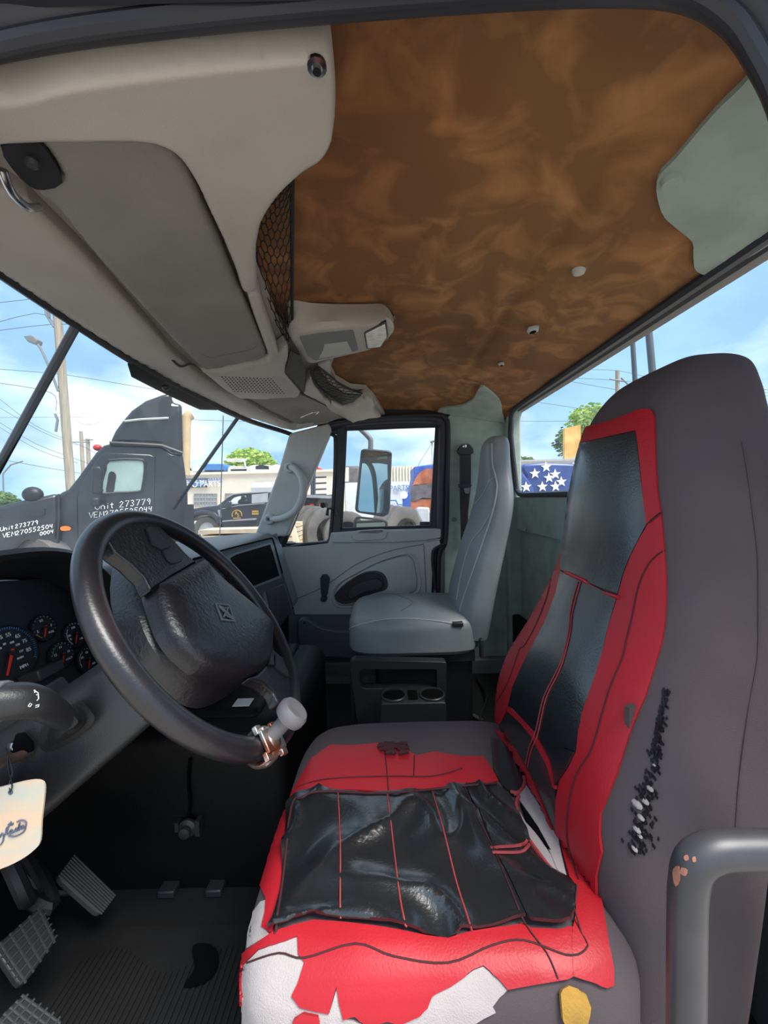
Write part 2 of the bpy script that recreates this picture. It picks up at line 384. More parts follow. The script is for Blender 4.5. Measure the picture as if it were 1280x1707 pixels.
# rear wall: felt panel below the window, frame, glass
def rear_x(z): return interp(z, [(-.9, .64), (0, .64), (.42, .60)])
wall = T('wall_rear', None, None, (.66, 1.1, -.87), kind='structure')
rows = []
for z in (-.87, -.6, -.35, -.17, -.165, -.06, -.02, -.008): rows.append([(rear_x(z)+(.02 if z < -.166 else 0)+.004*noise.noise(V((y*4, z*5, 3))), y, z) for y in [.30+k*.1 for k in range(18)]])
O('rear_panel', B().slab(rows, (.04, 0, 0)), 'felt_green', wall)
O('rear_carpet', B().box((.615, .30, -.87), (.655, 1.9, -.58)), 'black_floor', wall, .01)
for (x, y) in ((876, 880), (925, 893)):
    O('panel_dimple', B().lathe([(.013, 0), (.012, -.003), (.004, -.0035)], onX(x, y, .640), (1, 0, 0), 16), 'felt_green', wall)
zt = [(0.315, .345), (.5, .395), (.8, .412), (1.1, .415), (1.5, .412), (1.7, .405), (1.9, .36)]
N = 40; top = []; bot = []
for k in range(N+1):
    y = lerp(.42, 1.86, k/N); e = min(1, min(y-.42, 1.86-y)/.10); q = math.sqrt(max(0, 1-(1-e)**2)); zz = lerp(.29, .395, q); zb = lerp(.03, .0, q)
    top.append(V((rear_x(zz)+.005, y, zz))); bot.append(V((rear_x(zb)+.005, y, zb)))
outl = bot+top[::-1]
O('rear_seal', B().tube(outl, .013, 8, closed=True), 'seal', wall)
w2 = T('window_2', None, None, (.65, 1.1, 0), kind='structure')
O('pane', B().grid([[lerp(a, c, s) for s in (0, .25, .5, .75, 1)] for a, c in zip(bot, top)]), 'clear_glass', w2)
# body metal around the window (outside skin)
b = B(); m = len(outl)
sk = []
for p in outl: sk.append(V((p.x, .24 if p.y < .5 else (2.0 if p.y > 1.78 else p.y), p.z)))
b.slab([[(.655, y, .40), (.62, y, .45), (.55, y, .5)] for y in [.3+k*.08 for k in range(21)]], (.012, 0, .012))
O('roof_edge', b, 'seal', wall)
for y0, y1 in ((.26, .42), (1.86, 1.97)): O('corner_post', B().box((.60 if y0 > 1 else .62, y0, -.87), (.67, y1, .46)), 'felt_green', wall, .01)
# roof outer skin above the headliner
O('roof_skin', B().slab([[(x, y, .50-.05*max(0, -x-.3)-(.1 if x > .6 else 0)-.06*(abs(y-1.1) > .8)) for y in (.27, .32, .4, .8, 1.1, 1.5, 1.88, 1.93, 1.97)] for x in (-.72, -.6, -.3, 0, .3, .6, .68)], (0, 0, .02)), 'plastic_grey', wall)
# passenger rear corner: pillar trim with belt
pil = T('wall_right', None, None, (.5, 1.9, -.87), kind='structure')
o = PY([(738, 700), (752, 690), (845, 672), (850, 700), (858, 900), (858, 1130), (740, 1130), (741, 900), (741, 760)], 1.9)
O('pillar_trim', B().prism(rnd(o, .01), (0, .05, 0)), 'felt_green', pil, .004)
b = drape(cat2([(731, 690), (735, 679), (770, 674), (790, 662), (797, 648), (806, 642), (832, 664), (838, 690), (841, 712), (800, 716), (745, 712)], 3), CEIL, .01, .02, 8)
O('corner_cap', b, 'felt_green', pil, .002)
O('trim_plug', B().lathe([(.012, 0), (.012, -.004), (.002, -.004)], onY(757, 866, 1.9), (0, 1, 0), 16), 'dash_grey', pil)
# lower sill and step plate
O('sill', B().box((-.75, 1.86, -.90), (.62, 1.97, -.80)), 'dash_grey', pil, .008)
for k in range(22):
    pass
b = B()
for k in range(34): b.box((-.42+k*.018, 1.80, -.868), (-.412+k*.018, 1.865, -.862))
b.box((-.44, 1.79, -.872), (.22, 1.868, -.866)); O('tread_plate', b, 'dash_grey', pil)
O('pillar_lower', B().prism(PY([(700, 870), (760, 870), (760, 1135), (700, 1135)], 1.935), (0, .03, 0)), 'black_soft', pil)
O('roof_rail', B().prism(PY([(520, 668), (760, 668), (760, 700), (640, 704), (530, 716)], 1.915), (0, .05, 0)), 'black_soft', pil)
# cab side skin in front of door
O('kick_panel', B().prism(PY([(470, 905), (490, 905), (500, 1135), (300, 1135), (380, 905)], 1.93), (0, .04, 0)), 'black_soft', pil)
# ---------------------------------------------------------------- windshield
SP = [(-.80, .300), (-.62, .338), (-.45, .372), (-.25, .405), (-.05, .430), (.1, .44)]
def scon(X, Y): e = max(0, Y-1.76); return interp(X, SP)-.30*e*e/.12-.9*max(0, .40-Y)**2
CON = B().grid([[(X, Y, scon(X, Y)) for Y in [.20+k*.02 for k in range(90)]] for X in [-.90+i*.025 for i in range(42)]]).bvh()
HP = [(-.42, .36), (-.50, .50), (-.57, .72), (-.62, .95), (-.635, 1.1), (-.625, 1.25), (-.575, 1.5), (-.51, 1.70), (-.455, 1.83)]
HL = dline([(-190, 306), (-120, 360), (-60, 406), (0, 452), (130, 541), (215, 597), (300, 646), (400, 695), (470, 718), (486, 724)], CON, -.004, 5)
def down(p, s):
    r = 1-.72*abs((p.y-1.1)/.74)**3; r = max(.28, r)
    return V((p.x-.42*s*r, p.y+.05*s*(1 if p.y > 1.1 else -1), p.z-.50*s))
w1 = T('window_1', None, None, (-.8, 1.1, -.16), kind='structure')
O('pane', B().grid([[down(p, s) for p in HL] for s in (0, .25, .5, .75, 1.0)]), 'windshield_glass', w1)
O('header_seal', B().tube([p+V((.004, 0, -.006)) for p in HL], .011, 8), 'black_soft', w1)
# dark shade band hanging under the header
i0 = min(range(len(HL)), key=lambda i: abs(HL[i].y-.93)); i1 = min(range(len(HL)), key=lambda i: abs(HL[i].y-1.38))
seg = HL[i0:i1+1]
O('shade_band', B().slab([[lerp(p, down(p, .07), s)+V((.012, 0, 0)) for s in ((0, 1) if 0 < j < len(seg)-1 else (0, .5))] for j, p in enumerate(seg)], (.012, 0, .004)), 'black_soft', w1)
# passenger A pillar
ap = [(482, 722), (548, 705), (552, 716), (478, 895), (424, 893), (440, 850), (462, 790)]
ap3 = PY(ap, 1.86); 
O('pillar_front', B().prism(rnd(ap3, .02), (0, .06, 0)), 'plastic_trim', pil, .012, seg=3)
# ================================================================ seats
M('seat_cloth', (84, 73, 76), .9, var=.22, scale=5, bump=.35, bscale=900)
M('red_vinyl', (172, 31, 41), .42, var=.10, scale=8, bump=.15, bscale=420, spec=.32)
M('black_vinyl', (28, 31, 34), .27, coat=.7, var=.25, scale=7, bump=.25, bscale=300, spec=.6)
M('lining', (172, 162, 160), .95, var=.10, scale=30, bump=.5, bscale=700)
M('foam', (170, 130, 56), .95, var=.25, scale=40, bump=.6, bscale=300)
M('grey_vinyl', (138, 143, 145), .42, var=.14, scale=6, bump=.18, bscale=380)
M('red_thread', (150, 52, 56), .7); M('dark_thread', (60, 20, 26), .8)
def sq(t, p): return math.copysign(abs(t)**(2/p), t)
def backrest(tab, yc, p=3.6, n=56, m=7, far=0):
    """tab rows: z, front x, depth, front half width, back half width"""
    rows = cat([V(r[:3]) for r in tab], m, False); rw = cat([V((r[3], r[4], 0)) for r in tab], m, False); R = []
    for a, w in zip(rows, rw):
        ring = []
        for k in range(n):
            t = 2*PI*k/n; x = -sq(math.cos(t), p); y = sq(math.sin(t), p)
            s = (1+x)/2; hw = lerp(w.x, w.y, s); ring.append(V((a.y+a.z*s, yc+hw*y+(far*max(0, y)*(1-s)), a.x)))
        if far:
            for q in ring: q += V((.3, 1, 0))*(.006*noise.noise(V((q.x*9+q.z*5, q.y*5, q.z*4)))*(1 if q.y < yc else .3))
        R.append(ring)
    return B().loft(R)
def cushion(x0, x1, y0, y1, zb, zt, r, crown=.012, p=5, n=64, tilt=0, wr=0):
    R = []; cx, cy = (x0+x1)/2, (y0+y1)/2
    lv = [(0, zb, .012), (0, zb+.015, 0)]
    lv += [(0, zt-r+r*math.sin(a), r*(1-math.cos(a))) for a in [i*PI/14 for i in range(8)]]
    mx = min(x1-x0, y1-y0)/2; 
    for k in range(1, 12): lv.append((1, zt+crown*math.sin(PI/2*k/11), lerp(r, mx-.004, k/11)))
    for top, z, ins in lv:
        ring = []; f = ins/mx
        for k in range(n):
            t = 2*PI*k/n; pp = p; a = (x1-x0)/2; c = (y1-y0)/2
            X = cx+(a-ins*(a/mx if top else 1)*1.0)*sq(math.cos(t), pp); Y = cy+(c-ins*(c/mx if top else 1)*1.0)*sq(math.sin(t), pp)
            zz = z+tilt*(X-cx)*(1 if z > zb+.03 else 0)
            if wr and z > zt-.04: zz += wr*noise.noise(V((X*9, Y*7, 2)))
            ring.append(V((X, Y, zz)))
        R.append(ring)
    return B().loft(R)
# ---------------------------------------------------------------- driver seat
ds = T('driver_seat', 'high-backed driver seat in torn red and black vinyl cover with dark cloth sides', 'seat', (.1, .6, -.87))
bk = backrest([(-.70, .228, .16, .21, .22), (-.58, .224, .185, .222, .235), (-.45, .222, .20, .224, .24), (-.36, .234, .21, .202, .238), (-.28, .266, .205, .172, .232), (-.15, .330, .18, .145, .215), (0, .350, .165, .126, .18), (.09, .364, .145, .102, .145), (.14, .382, .13, .088, .122), (.178, .412, .10, .070, .095), (.197, .445, .05, .045, .055), (.200, .465, .012, .010, .012)], .61, far=.045)
cu = cushion(-.174, .27, .345, .815, -.64, -.462, .05, .010, 6, wr=.006)
# the back corner of the cushion far side is black cloth
O('cushion', cu, 'seat_cloth', ds)
O('backrest', bk, 'seat_cloth', ds)
UN = B().add(cu.v, cu.f).add(bk.v, bk.f).bvh(); CU = cu.bvh(); BK = bk.bvh()
A = lambda L: zm(L, 380, 1180, .53125)
Bz = lambda L: zm(L, 780, 600, .390625)
Cz = lambda L: zm(L, 780, 1060, .390625)
def wrinkle(p):
    q = V((p.x*12+p.y*5+2.2*noise.noise(p*6), p.y*6-p.x*3, 4)); return .015*(1-abs(noise.noise(q)))**3.5+.003*noise.noise(V((p.x*26, p.y*18, 1)))-.003
def soft(p): return .0022*noise.noise(V((p.x*14, p.y*10, p.z*10)))
def panel(name, px, mat, off, bv=UN, disp=soft, par=None, step=9, thick=.004, sm=0, gap=1.2):
    b = drape(cat2(px, sm) if sm else px, bv, off, thick, step, disp, gap); WRB.add(b.v, b.f)
    return O(name, b, mat, par or ds, sharp=70)
WRB = B()
# cushion cover
cv = panel('cushion_panel', A([(200, 312), (235, 283), (290, 264), (400, 266), (500, 270), (640, 258), (742, 246), (780, 340), (830, 440), (885, 570), (932, 682), (850, 692), (760, 707), (690, 727), (620, 717), (540, 702), (430, 688), (340, 677), (270, 672), (210, 687), (145, 706), (158, 630), (170, 560), (178, 480), (186, 400)]), 'black_vinyl', .004, disp=wrinkle, step=7)
panel('cushion_panel', A([(744, 246), (800, 252), (842, 238), (880, 270), (905, 330), (960, 460), (1010, 520), (1072, 562), (1090, 600), (1084, 660), (1070, 692), (1040, 702), (950, 697), (934, 682), (887, 570), (832, 440), (782, 340)]), 'black_vinyl', .005, bv=CU, disp=wrinkle, step=7)
panel('far_border', A([(322, 120), (400, 119), (480, 114), (500, 130), (545, 128), (590, 152), (650, 142), (730, 156), (800, 158), (812, 172), (830, 200), (848, 232), (800, 250), (742, 244), (640, 256), (500, 268), (400, 264), (290, 262), (235, 281), (200, 310), (186, 322), (200, 270), (225, 225), (262, 165)]), 'red_vinyl', .003, step=8)
panel('front_border', A([(184, 322), (200, 314), (184, 400), (176, 480), (168, 560), (156, 630), (143, 706), (132, 708), (108, 690), (120, 640), (122, 600), (106, 560), (118, 520), (128, 490), (146, 410), (166, 330)]), 'red_vinyl', .003, step=7)
panel('near_border', A([(145, 708), (210, 689), (270, 674), (340, 679), (430, 690), (540, 704), (620, 719), (690, 729), (760, 709), (850, 694), (932, 684), (950, 699), (1040, 704), (1072, 694), (1100, 700), (1130, 760), (1120, 820), (1060, 850), (960, 866), (875, 882), (850, 852), (800, 810), (770, 822), (700, 872), (640, 902), (625, 940), (600, 962), (540, 987), (500, 975), (440, 990), (400, 962), (362, 968), (350, 920), (342, 872), (332, 905), (318, 955), (270, 945), (228, 935), (203, 900), (222, 862), (242, 800), (222, 778), (220, 722), (180, 738), (100, 760), (40, 815), (20, 880), (14, 930), (6, 905), (12, 850), (40, 780)]), 'red_vinyl', .004, step=8)
panel('torn_lining', A([(104, 610), (124, 604), (112, 690), (132, 712), (60, 755), (64, 690), (80, 640)]), 'lining', .0015)
panel('torn_lining', A([(24, 880), (44, 815), (100, 762), (222, 722), (224, 780), (244, 800), (224, 862), (205, 900), (230, 937), (318, 957), (334, 905), (344, 872), (352, 920), (364, 970), (440, 992), (440, 1040), (40, 1040), (30, 960), (14, 925)]), 'lining', .002)
panel('torn_lining', A([(540, 988), (600, 964), (640, 904), (700, 874), (770, 824), (800, 812), (850, 854), (875, 884), (850, 905), (828, 935), (838, 950), (800, 970), (770, 990), (740, 1040), (520, 1040)]), 'lining', .002)
panel('red_scrap', A([(212, 965), (240, 950), (285, 960), (290, 985), (250, 1005), (205, 990)]), 'red_vinyl', .006)
panel('foam_patch', A([(1034, 884), (1062, 868), (1112, 888), (1128, 930), (1112, 990), (1064, 1010), (1040, 960)]), 'foam', .006)
WR = WRB.bvh()
for ln in ([(345, 262), (352, 420), (352, 668)], [(500, 270), (515, 400), (540, 600), (560, 695)], [(640, 258), (680, 400), (720, 560), (765, 700)]):
    O('seam', B().tube(dline(A(ln), WR, .0006), .0011, 5), 'red_thread', ds)
for ln in ([(200, 255), (300, 225), (490, 215), (640, 215), (735, 190)], [(742, 250), (782, 340), (832, 440), (887, 570), (935, 682), (1000, 770), (1035, 850)], [(490, 120), (500, 215), (505, 290)], [(585, 150), (583, 215)], [(60, 800), (160, 770), (240, 785), (400, 740), (520, 780), (690, 800), (830, 745), (930, 730), (1060, 775), (1120, 760), (1138, 690), (1120, 560)]):
    O('seam', B().tube(dline(A(ln), WR, .0006), .0009, 5), 'dark_thread', ds)
for ln in ([(824, 440), (880, 436), (925, 430), (940, 415)], [(830, 456), (900, 455), (930, 448), (945, 430)]):
    O('stripe', B().tube(dline(A(ln), WR, .001), .0018, 5), 'red_thread', ds)
# piping round the black centre
O('piping', B().tube(dline(A([(145, 706), (170, 560), (200, 312), (235, 283), (290, 264), (500, 270), (742, 246), (842, 238)]), WR, .001), .0016, 6), 'dark_thread', ds)
# frayed tear on the far border
b = B()
for i in range(26):
    p = dline([(637+random.uniform(0, 40), 1247+random.uniform(-3, 14))]*2, UN, .006, 1)[0]
    b.obox(p, (random.uniform(.004, .010), random.uniform(-.002, .002), 0), (0, .002, .001), (0, 0, .002))
O('frayed_tear', b, 'dark_thread', ds)
# backrest cover
hb = panel('headrest_panel', Bz([(456, 384), (490, 358), (600, 332), (726, 305), (735, 380), (746, 500), (758, 600), (770, 704), (738, 764), (700, 842), (670, 922), (650, 1000), (560, 967), (480, 932), (406, 897), (406, 800), (397, 700), (394, 620), (402, 540), (422, 450)]), 'black_vinyl', .005, BK)
panel('headrest_border', Bz([(498, 292), (560, 278), (620, 262), (690, 236), (750, 214), (785, 214), (800, 240), (803, 330), (806, 440), (814, 560), (828, 650), (800, 672), (770, 702), (758, 600), (748, 500), (737, 380), (727, 303), (600, 330), (490, 356), (456, 382), (470, 330)]), 'red_vinyl', .005, BK)
panel('side_bolster', Bz([(828, 655), (834, 720), (841, 810), (850, 930), (851, 1010), (845, 1110), (830, 1210)])+Cz([(800, 130), (760, 260), (720, 350), (690, 430), (640, 590), (600, 690), (572, 760), (570, 840), (580, 920), (557, 1020), (560, 1130), (590, 1300), (614, 1430), (612, 1485), (585, 1497), (500, 1470), (440, 1450), (440, 1290), (458, 1200), (460, 1120), (432, 1040), (402, 930), (386, 850), (386, 700), (402, 620), (440, 560), (470, 500), (482, 420), (500, 330), (550, 180), (590, 40)])+Bz([(582, 1270), (602, 1160), (652, 1000), (672, 922), (702, 842), (740, 764), (772, 706), (802, 674)]), 'red_vinyl', .0045, UN)
panel('far_bolster', Bz([(398, 560), (400, 700), (407, 800), (407, 897), (382, 1000), (342, 1100), (292, 1200), (256, 1275)])+Cz([(240, 130), (200, 220), (180, 300), (150, 370), (108, 432), (97, 445), (93, 400), (88, 300), (95, 200), (120, 120), (150, 50)])+Bz([(170, 1190), (240, 1095), (290, 1005), (345, 905), (375, 800), (390, 700)]), 'red_vinyl', .004, BK)
panel('lumbar_panel', Bz([(407, 905), (480, 940), (560, 974), (642, 1020), (622, 1090), (600, 1165), (580, 1275)])+Cz([(550, 182), (502, 330), (482, 420), (472, 500), (430, 480), (395, 490), (378, 530), (376, 560), (300, 420), (240, 350), (182, 302), (202, 222), (242, 132)])+Bz([(258, 1275), (294, 1200), (344, 1100), (384, 1000)]), 'black_vinyl', .0045, BK)
panel('lower_panel', Cz([(180, 318), (240, 372), (290, 428), (355, 548), (372, 620), (384, 660), (384, 700), (384, 840), (330, 730), (270, 590), (210, 490), (118, 412), (150, 375)]), 'black_vinyl', .004, BK)
panel('lower_panel', Cz([(100, 440), (150, 465), (205, 530), (240, 600), (232, 635), (195, 690), (150, 650), (112, 590)]), 'black_vinyl', .004, UN)
panel('lower_panel', Cz([(380, 560), (385, 500), (425, 484), (468, 502), (438, 560), (402, 618), (390, 640)]), 'black_vinyl', .008, BK)
panel('red_strap', Cz([(180, 302), (200, 312), (295, 412), (368, 545), (392, 655), (382, 650), (355, 560), (285, 432), (240, 375), (183, 325)]), 'red_vinyl', .0065, BK)
panel('red_strap', Cz([(115, 412), (160, 436), (212, 482), (272, 590), (330, 715), (388, 855), (384, 870), (330, 765), (240, 598), (205, 530), (150, 462)]), 'red_vinyl', .0065, UN)
panel('torn_lining', Cz([(236, 618), (248, 640), (280, 690), (340, 790), (384, 872), (400, 950), (424, 1050), (400, 1040), (378, 1000), (350, 930), (300, 830), (262, 770), (215, 700)]), 'lining', .003, UN)
panel('torn_lining', Cz([(215, 745), (245, 800), (300, 860), (350, 935), (412, 1040), (380, 1030), (310, 950), (250, 870), (225, 810)]), 'lining', .002, UN)
panel('torn_gap', Cz([(222, 720), (262, 775), (302, 835), (352, 925), (330, 905), (300, 862), (250, 802)]), 'black_deep', .0045, UN)
WR = WRB.bvh(); BKP = WR
O('torn_edge', B().tube(dline(Cz([(195, 690), (215, 700), (205, 740), (240, 850), (290, 930), (360, 1020), (435, 1068)]), UN, .006), .0028, 6), 'red_thread', ds)
O('torn_edge', B().tube(dline(Cz([(236, 622), (240, 655), (212, 690), (180, 686)]), UN, .008), .0025, 6), 'red_thread', ds)
O('piping', B().tube(dline(Bz([(404, 900), (480, 934), (560, 972), (645, 1014)]), BKP, .001), .0032, 6), 'red_vinyl', ds)
O('piping', B().tube(dline(Bz([(470, 945), (440, 1060), (432, 1150), (405, 1270)])+Cz([(370, 170), (322, 270), (292, 400), (262, 480), (245, 560)]), BKP, .0008), .0011, 5), 'red_thread', ds)
O('piping', B().tube(dline(Bz([(482, 945), (446, 1080), (438, 1160), (410, 1275)])+Cz([(382, 170), (334, 270), (302, 410), (272, 490), (256, 560)]), BKP, .0008), .0011, 5), 'red_thread', ds)
for ln in (Bz([(838, 812), (780, 860), (730, 960), (700, 1100), (675, 1200), (660, 1270)])+Cz([(600, 240), (530, 480), (470, 580), (430, 720), (425, 880), (470, 1040)]), Bz([(365, 880), (340, 1000), (290, 1130), (240, 1220)])+Cz([(220, 60), (170, 200), (110, 300)])):
    O('seam', B().tube(dline(ln, WR, .0006), .0009, 5), 'dark_thread', ds)
O('seam', B().tube(dline(Bz([(1170, 350), (1195, 500), (1215, 650), (1238, 850), (1240, 1100), (1235, 1280)])+Cz([(1200, 300), (1160, 600), (1140, 850)]), BK, .0004), .0009, 5), 'seat_cloth', ds)
O('seam', B().tube(dline(Bz([(775, 695), (800, 672), (825, 655)]), BKP, .001), .0012, 5), 'dark_thread', ds)
# worn scuffs on the cloth side: bunched black threads plus pale beads imitating glints
b = B(); w = B()
for i in range(260):
    t = random.random(); x = lerp(1110, 1062, t)+random.gauss(0, 8)*(0.3+t); y = lerp(1150, 1420, t)
    p = dline([(x, y)]*2, BK, .001, 1)
    if p: b.obox(p[0], (0, random.uniform(.001, .0035), .0006), (.0006, 0, .0012), (.0004, .0005, 0))
for (x, y, s) in ((1083, 1314, 1.0), (1062, 1340, 1.5), (1075, 1335, 1.1), (1068, 1362, 1.0), (1062, 1382, 1.1), (1066, 1392, .8), (1058, 1414, .9), (1090, 1275, .5)):
    p = dline([(x, y)]*2, BK, .0015, 1)
    if p: w.ball(p[0], (.003*s, .005*s, .0022*s), 8, 5)
O('worn_threads', b, 'black_soft', ds); O('pale_glints', w, 'lining', ds)
p = dline([(1053, 1195)]*2, BK, .004, 1)[0]; O('seam_tag', B().obox(p, (.006, .003, 0), (0, 0, .013), (.001, -.003, 0)), 'seat_cloth', ds)
# shell, base and slider under the seat
O('seat_base', B().loft(rbox(-.08, .30, .42, .78, -.87, -.645, .03)), 'black_plastic', ds)
# ---------------------------------------------------------------- passenger seat
ps = T('passenger_seat', 'grey vinyl passenger seat with integral headrest beside the far door', 'seat', (.1, 1.61, -.87))
pb = backrest([(-.54, .275, .12, .19, .20), (-.45, .28, .13, .20, .215), (-.36, .298, .13, .20, .215), (-.2, .345, .12, .192, .21), (-.06, .392, .105, .175, .195), (.02, .408, .10, .15, .165), (.08, .412, .098, .115, .13), (.14, .416, .095, .095, .11), (.21, .425, .085, .088, .10), (.238, .440, .055, .07, .08), (.246, .458, .015, .02, .025)], 1.615)
pc = cushion(-.150, .36, 1.395, 1.835, -.585, -.448, .045, .012, 5)
O('cushion', pc, 'grey_vinyl', ps); O('backrest', pb, 'grey_vinyl', ps)
PB = pb.bvh(); PC = pc.bvh(); Dz = lambda L: zm(L, 440, 660, .34375)
for ln in ([(945, 1095), (955, 1020), (1010, 860), (1065, 700), (1110, 560), (1130, 450), (1122, 390), (1108, 330), (1105, 230)], [(1115, 540), (1060, 640), (1000, 720), (960, 850), (935, 990)], [(1015, 500), (1020, 525), (1060, 480), (1090, 420), (1110, 400)]):
    O('piping', B().tube(dline(Dz(ln), PB, .001), .003, 6), 'plastic_trim', ps)
O('piping', B().tube(dline(Dz([(398, 1150), (430, 1122), (560, 1088), (680, 1080), (820, 1090), (960, 1112)]), PC, .001), .003, 6), 'plastic_trim', ps)
O('seam', B().tube(dline(Dz([(660, 1045), (720, 1000), (640, 965), (560, 950)]), PC, .0005), .0012, 5), 'dash_grey', ps)
p = onY(763, 1041, 1.40); O('hinge_cap', B().box(p+V((-.02, -.006, -.008)), p+V((.02, .02, .008))), 'black_plastic', ps, .003)
p = onY(802, 1075, 1.40); O('side_bracket', B().box(p+V((-.004, -.004, -.05)), p+V((.008, .02, .02))), 'black_plastic', ps, .003)
O('seat_frame', B().box((-.12, 1.43, -.62), (.33, 1.80, -.585)), 'black_plastic', ps)
O('seat_pedestal', B().loft(rbox(-.05, .33, 1.46, 1.78, -.87, -.60, .02)), 'black_soft', ps)
# ---------------------------------------------------------------- storage frame with cup holders between the seats
sf = T('cup_holder_console', 'black open storage frame with two cup holders beside passenger seat', 'console', (0, 1.3, -.87))
o = PY([(582, 1104), (590, 1100), (745, 1104), (743, 1170), (738, 1216), (598, 1220), (592, 1180)], 1.34); i_ = PY([(600, 1118), (606, 1116), (728, 1116), (728, 1128), (728, 1148), (606, 1148), (600, 1140)], 1.34)
O('frame', B().ring(rnd(o, .012, 3), rnd(i_, .008, 3), (0, .04, 0)), 'black_plastic', sf, .002)
for x in (585, 740):
    p = onY(x, 1110, 1.34); O('side_wall', B().box((p.x-.006, 1.36, -.87), (p.x+.006, 1.385, p.z)), 'black_soft', sf)
tr = O('cup_tray', B().prism(rnd(PY([(634, 1173), (744, 1171), (744, 1216), (634, 1218)], 1.215), .012, 3), (0, .1, 0)), 'black_plastic', sf, .003)
zt_ = onY(634, 1173, 1.215).z-.010
for x in (656, 720):
    p = V((onY(x, 1163, 1.262).x, 1.262, zt_+.014))
    O('cup_ring', B().lathe([(.037, -.02), (.043, -.02), (.043, 0), (.040, .003), (.037, .002), (.036, -.003), (.034, -.05), (.001, -.052)], p, (0, 0, 1), 28), 'black_plastic', sf)
    q = PY([(x-19, 1170), (x+19, 1170), (x+17, 1212), (x-15, 1214)], 1.215); O('cup_well', B().tube([V((p.x, p.y-.005, p.z-.02)), V((p.x, p.y-.005, p.z-.16))], [.042, .034], 20), 'black_soft', sf)
    O('cup_shade_disc', B().lathe([(.0355, -.0005), (.0355, .0005)], V((p.x, p.y, zt_+.0112)), (0, 0, 1), 24), 'black_deep', sf)  # black disc on the tray imitates the shade down in the cup
p = V((onY(688, 1160, 1.262).x, 1.262, zt_+.0115)); O('divider_slot', B().box((p.x-.016, 1.235, p.z-.03), (p.x+.016, 1.295, p.z+.001)), 'black_deep', sf, .002)
# dark sack of cables and a strap on the floor behind
b = B(); b.tube(cat([onZ(795, 1130, -.86), onZ(812, 1160, -.84), onZ(800, 1200, -.86), onZ(830, 1210, -.86)], 6, False), .006, 6)
O('floor_cable', b, 'rubber', label='loose dark cable on floor behind the cup holders', catg='cable')
b = B(); p = onZ(784, 1190, -.86); b.obox(p, (.035, -.05, 0), (.007, .005, 0), (0, 0, .004)); O('floor_bracket', b, 'metal', label='short bare metal strip on floor behind cup holder console', catg='strip')
# ================================================================ overhead console, visors, nets
M('net', (26, 26, 30), .7); M('lens', (225, 225, 222), .12, var=.25, scale=60, bump=.6, bscale=120)
oc = T('overhead_console', 'grey moulded overhead console with storage nets above the windshield', 'console', (-.3, 1.1, .33))
REAR = [(425, 400), (430, 455), (448, 500), (466, 548), (480, 566)]
HEAD = [(490, 716), (470, 713), (400, 690), (300, 641), (215, 592), (130, 537), (0, 449), (-60, 400), (-120, 350), (-120, 120)]
base = [(-120, 100), (0, 96), (100, 70), (300, 44), (470, 30), (500, 245), (470, 280), (445, 315), (430, 350)]+REAR+[(520, 560), (600, 560), (560, 600), (552, 622), (562, 642), (586, 655), (612, 657), (626, 672), (642, 695), (560, 705)]+HEAD
cb = drape(base, CON, -.018, .02, 12); O('header_panel', cb, 'plastic_grey', oc)
fs_ = [(-120, 300), (-40, 262), (0, 300), (46, 326), (150, 428), (230, 518), (290, 588), (330, 622), (372, 648), (410, 668), (450, 692), (486, 706), (520, 700), (548, 704), (490, 717)]+HEAD[1:-2]
O('front_strip', drape(fs_, CON, .012, .03, 8, edge=9, drop=.01), 'plastic_grey', oc, sharp=60)
# near end cover: broad band with rounded inner edge round the visor
band = cat2([(-120, 98), (0, 94), (100, 68), (300, 41), (420, 30), (520, 22), (545, 34), (554, 72), (557, 140), (550, 195), (532, 228), (505, 247), (470, 280), (445, 315), (430, 350), (424, 400), (426, 440), (424, 462), (412, 465), (400, 462), (390, 430), (366, 370), (342, 318), (330, 290), (314, 258), (290, 222), (262, 202), (226, 193), (150, 191), (60, 190), (0, 192), (-120, 196)], 3)
bb = drape(band, CON, .034, .036, 6, edge=16, drop=.020); e = O('end_cover', bb, 'plastic_grey', oc, sharp=60)
BB = bb.bvh()
strip = [(422, 462), (432, 478), (436, 500), (452, 545), (462, 575), (474, 566), (480, 575), (474, 600), (473, 612), (500, 646), (494, 654), (440, 657), (398, 656), (372, 640), (330, 604), (360, 606), (420, 595), (440, 588), (444, 578), (436, 556), (416, 500), (408, 470)]
sb = drape(strip, CON, .026, .026, 4, edge=7, drop=.012); sp = O('centre_panel', sb, 'plastic_grey', oc, sharp=60); SB = sb.bvh()
# speaker grille: rows of small holes
b = B()
for r in range(9):
    for c in range(15):
        x = lerp(370, 452, c/14)+r*2.6; y = 628+r*3.0+c*.25
        h = SB.ray_cast(V(), ray(x, y).normalized())
        if h[0]: b.lathe([(.0022, 0), (.0022, .0012)], h[0]-V((0, 0, .0012)), (0, 0, 1), 6)
O('speaker_grille', b, 'black_deep', oc, kind='stuff')
# dark storage bin between centre panel and dome-light pod
O('storage_bin', drape([(482, 572), (497, 580), (508, 607), (504, 646), (473, 608)], CON, .02, .004, 8), 'black_soft', oc)
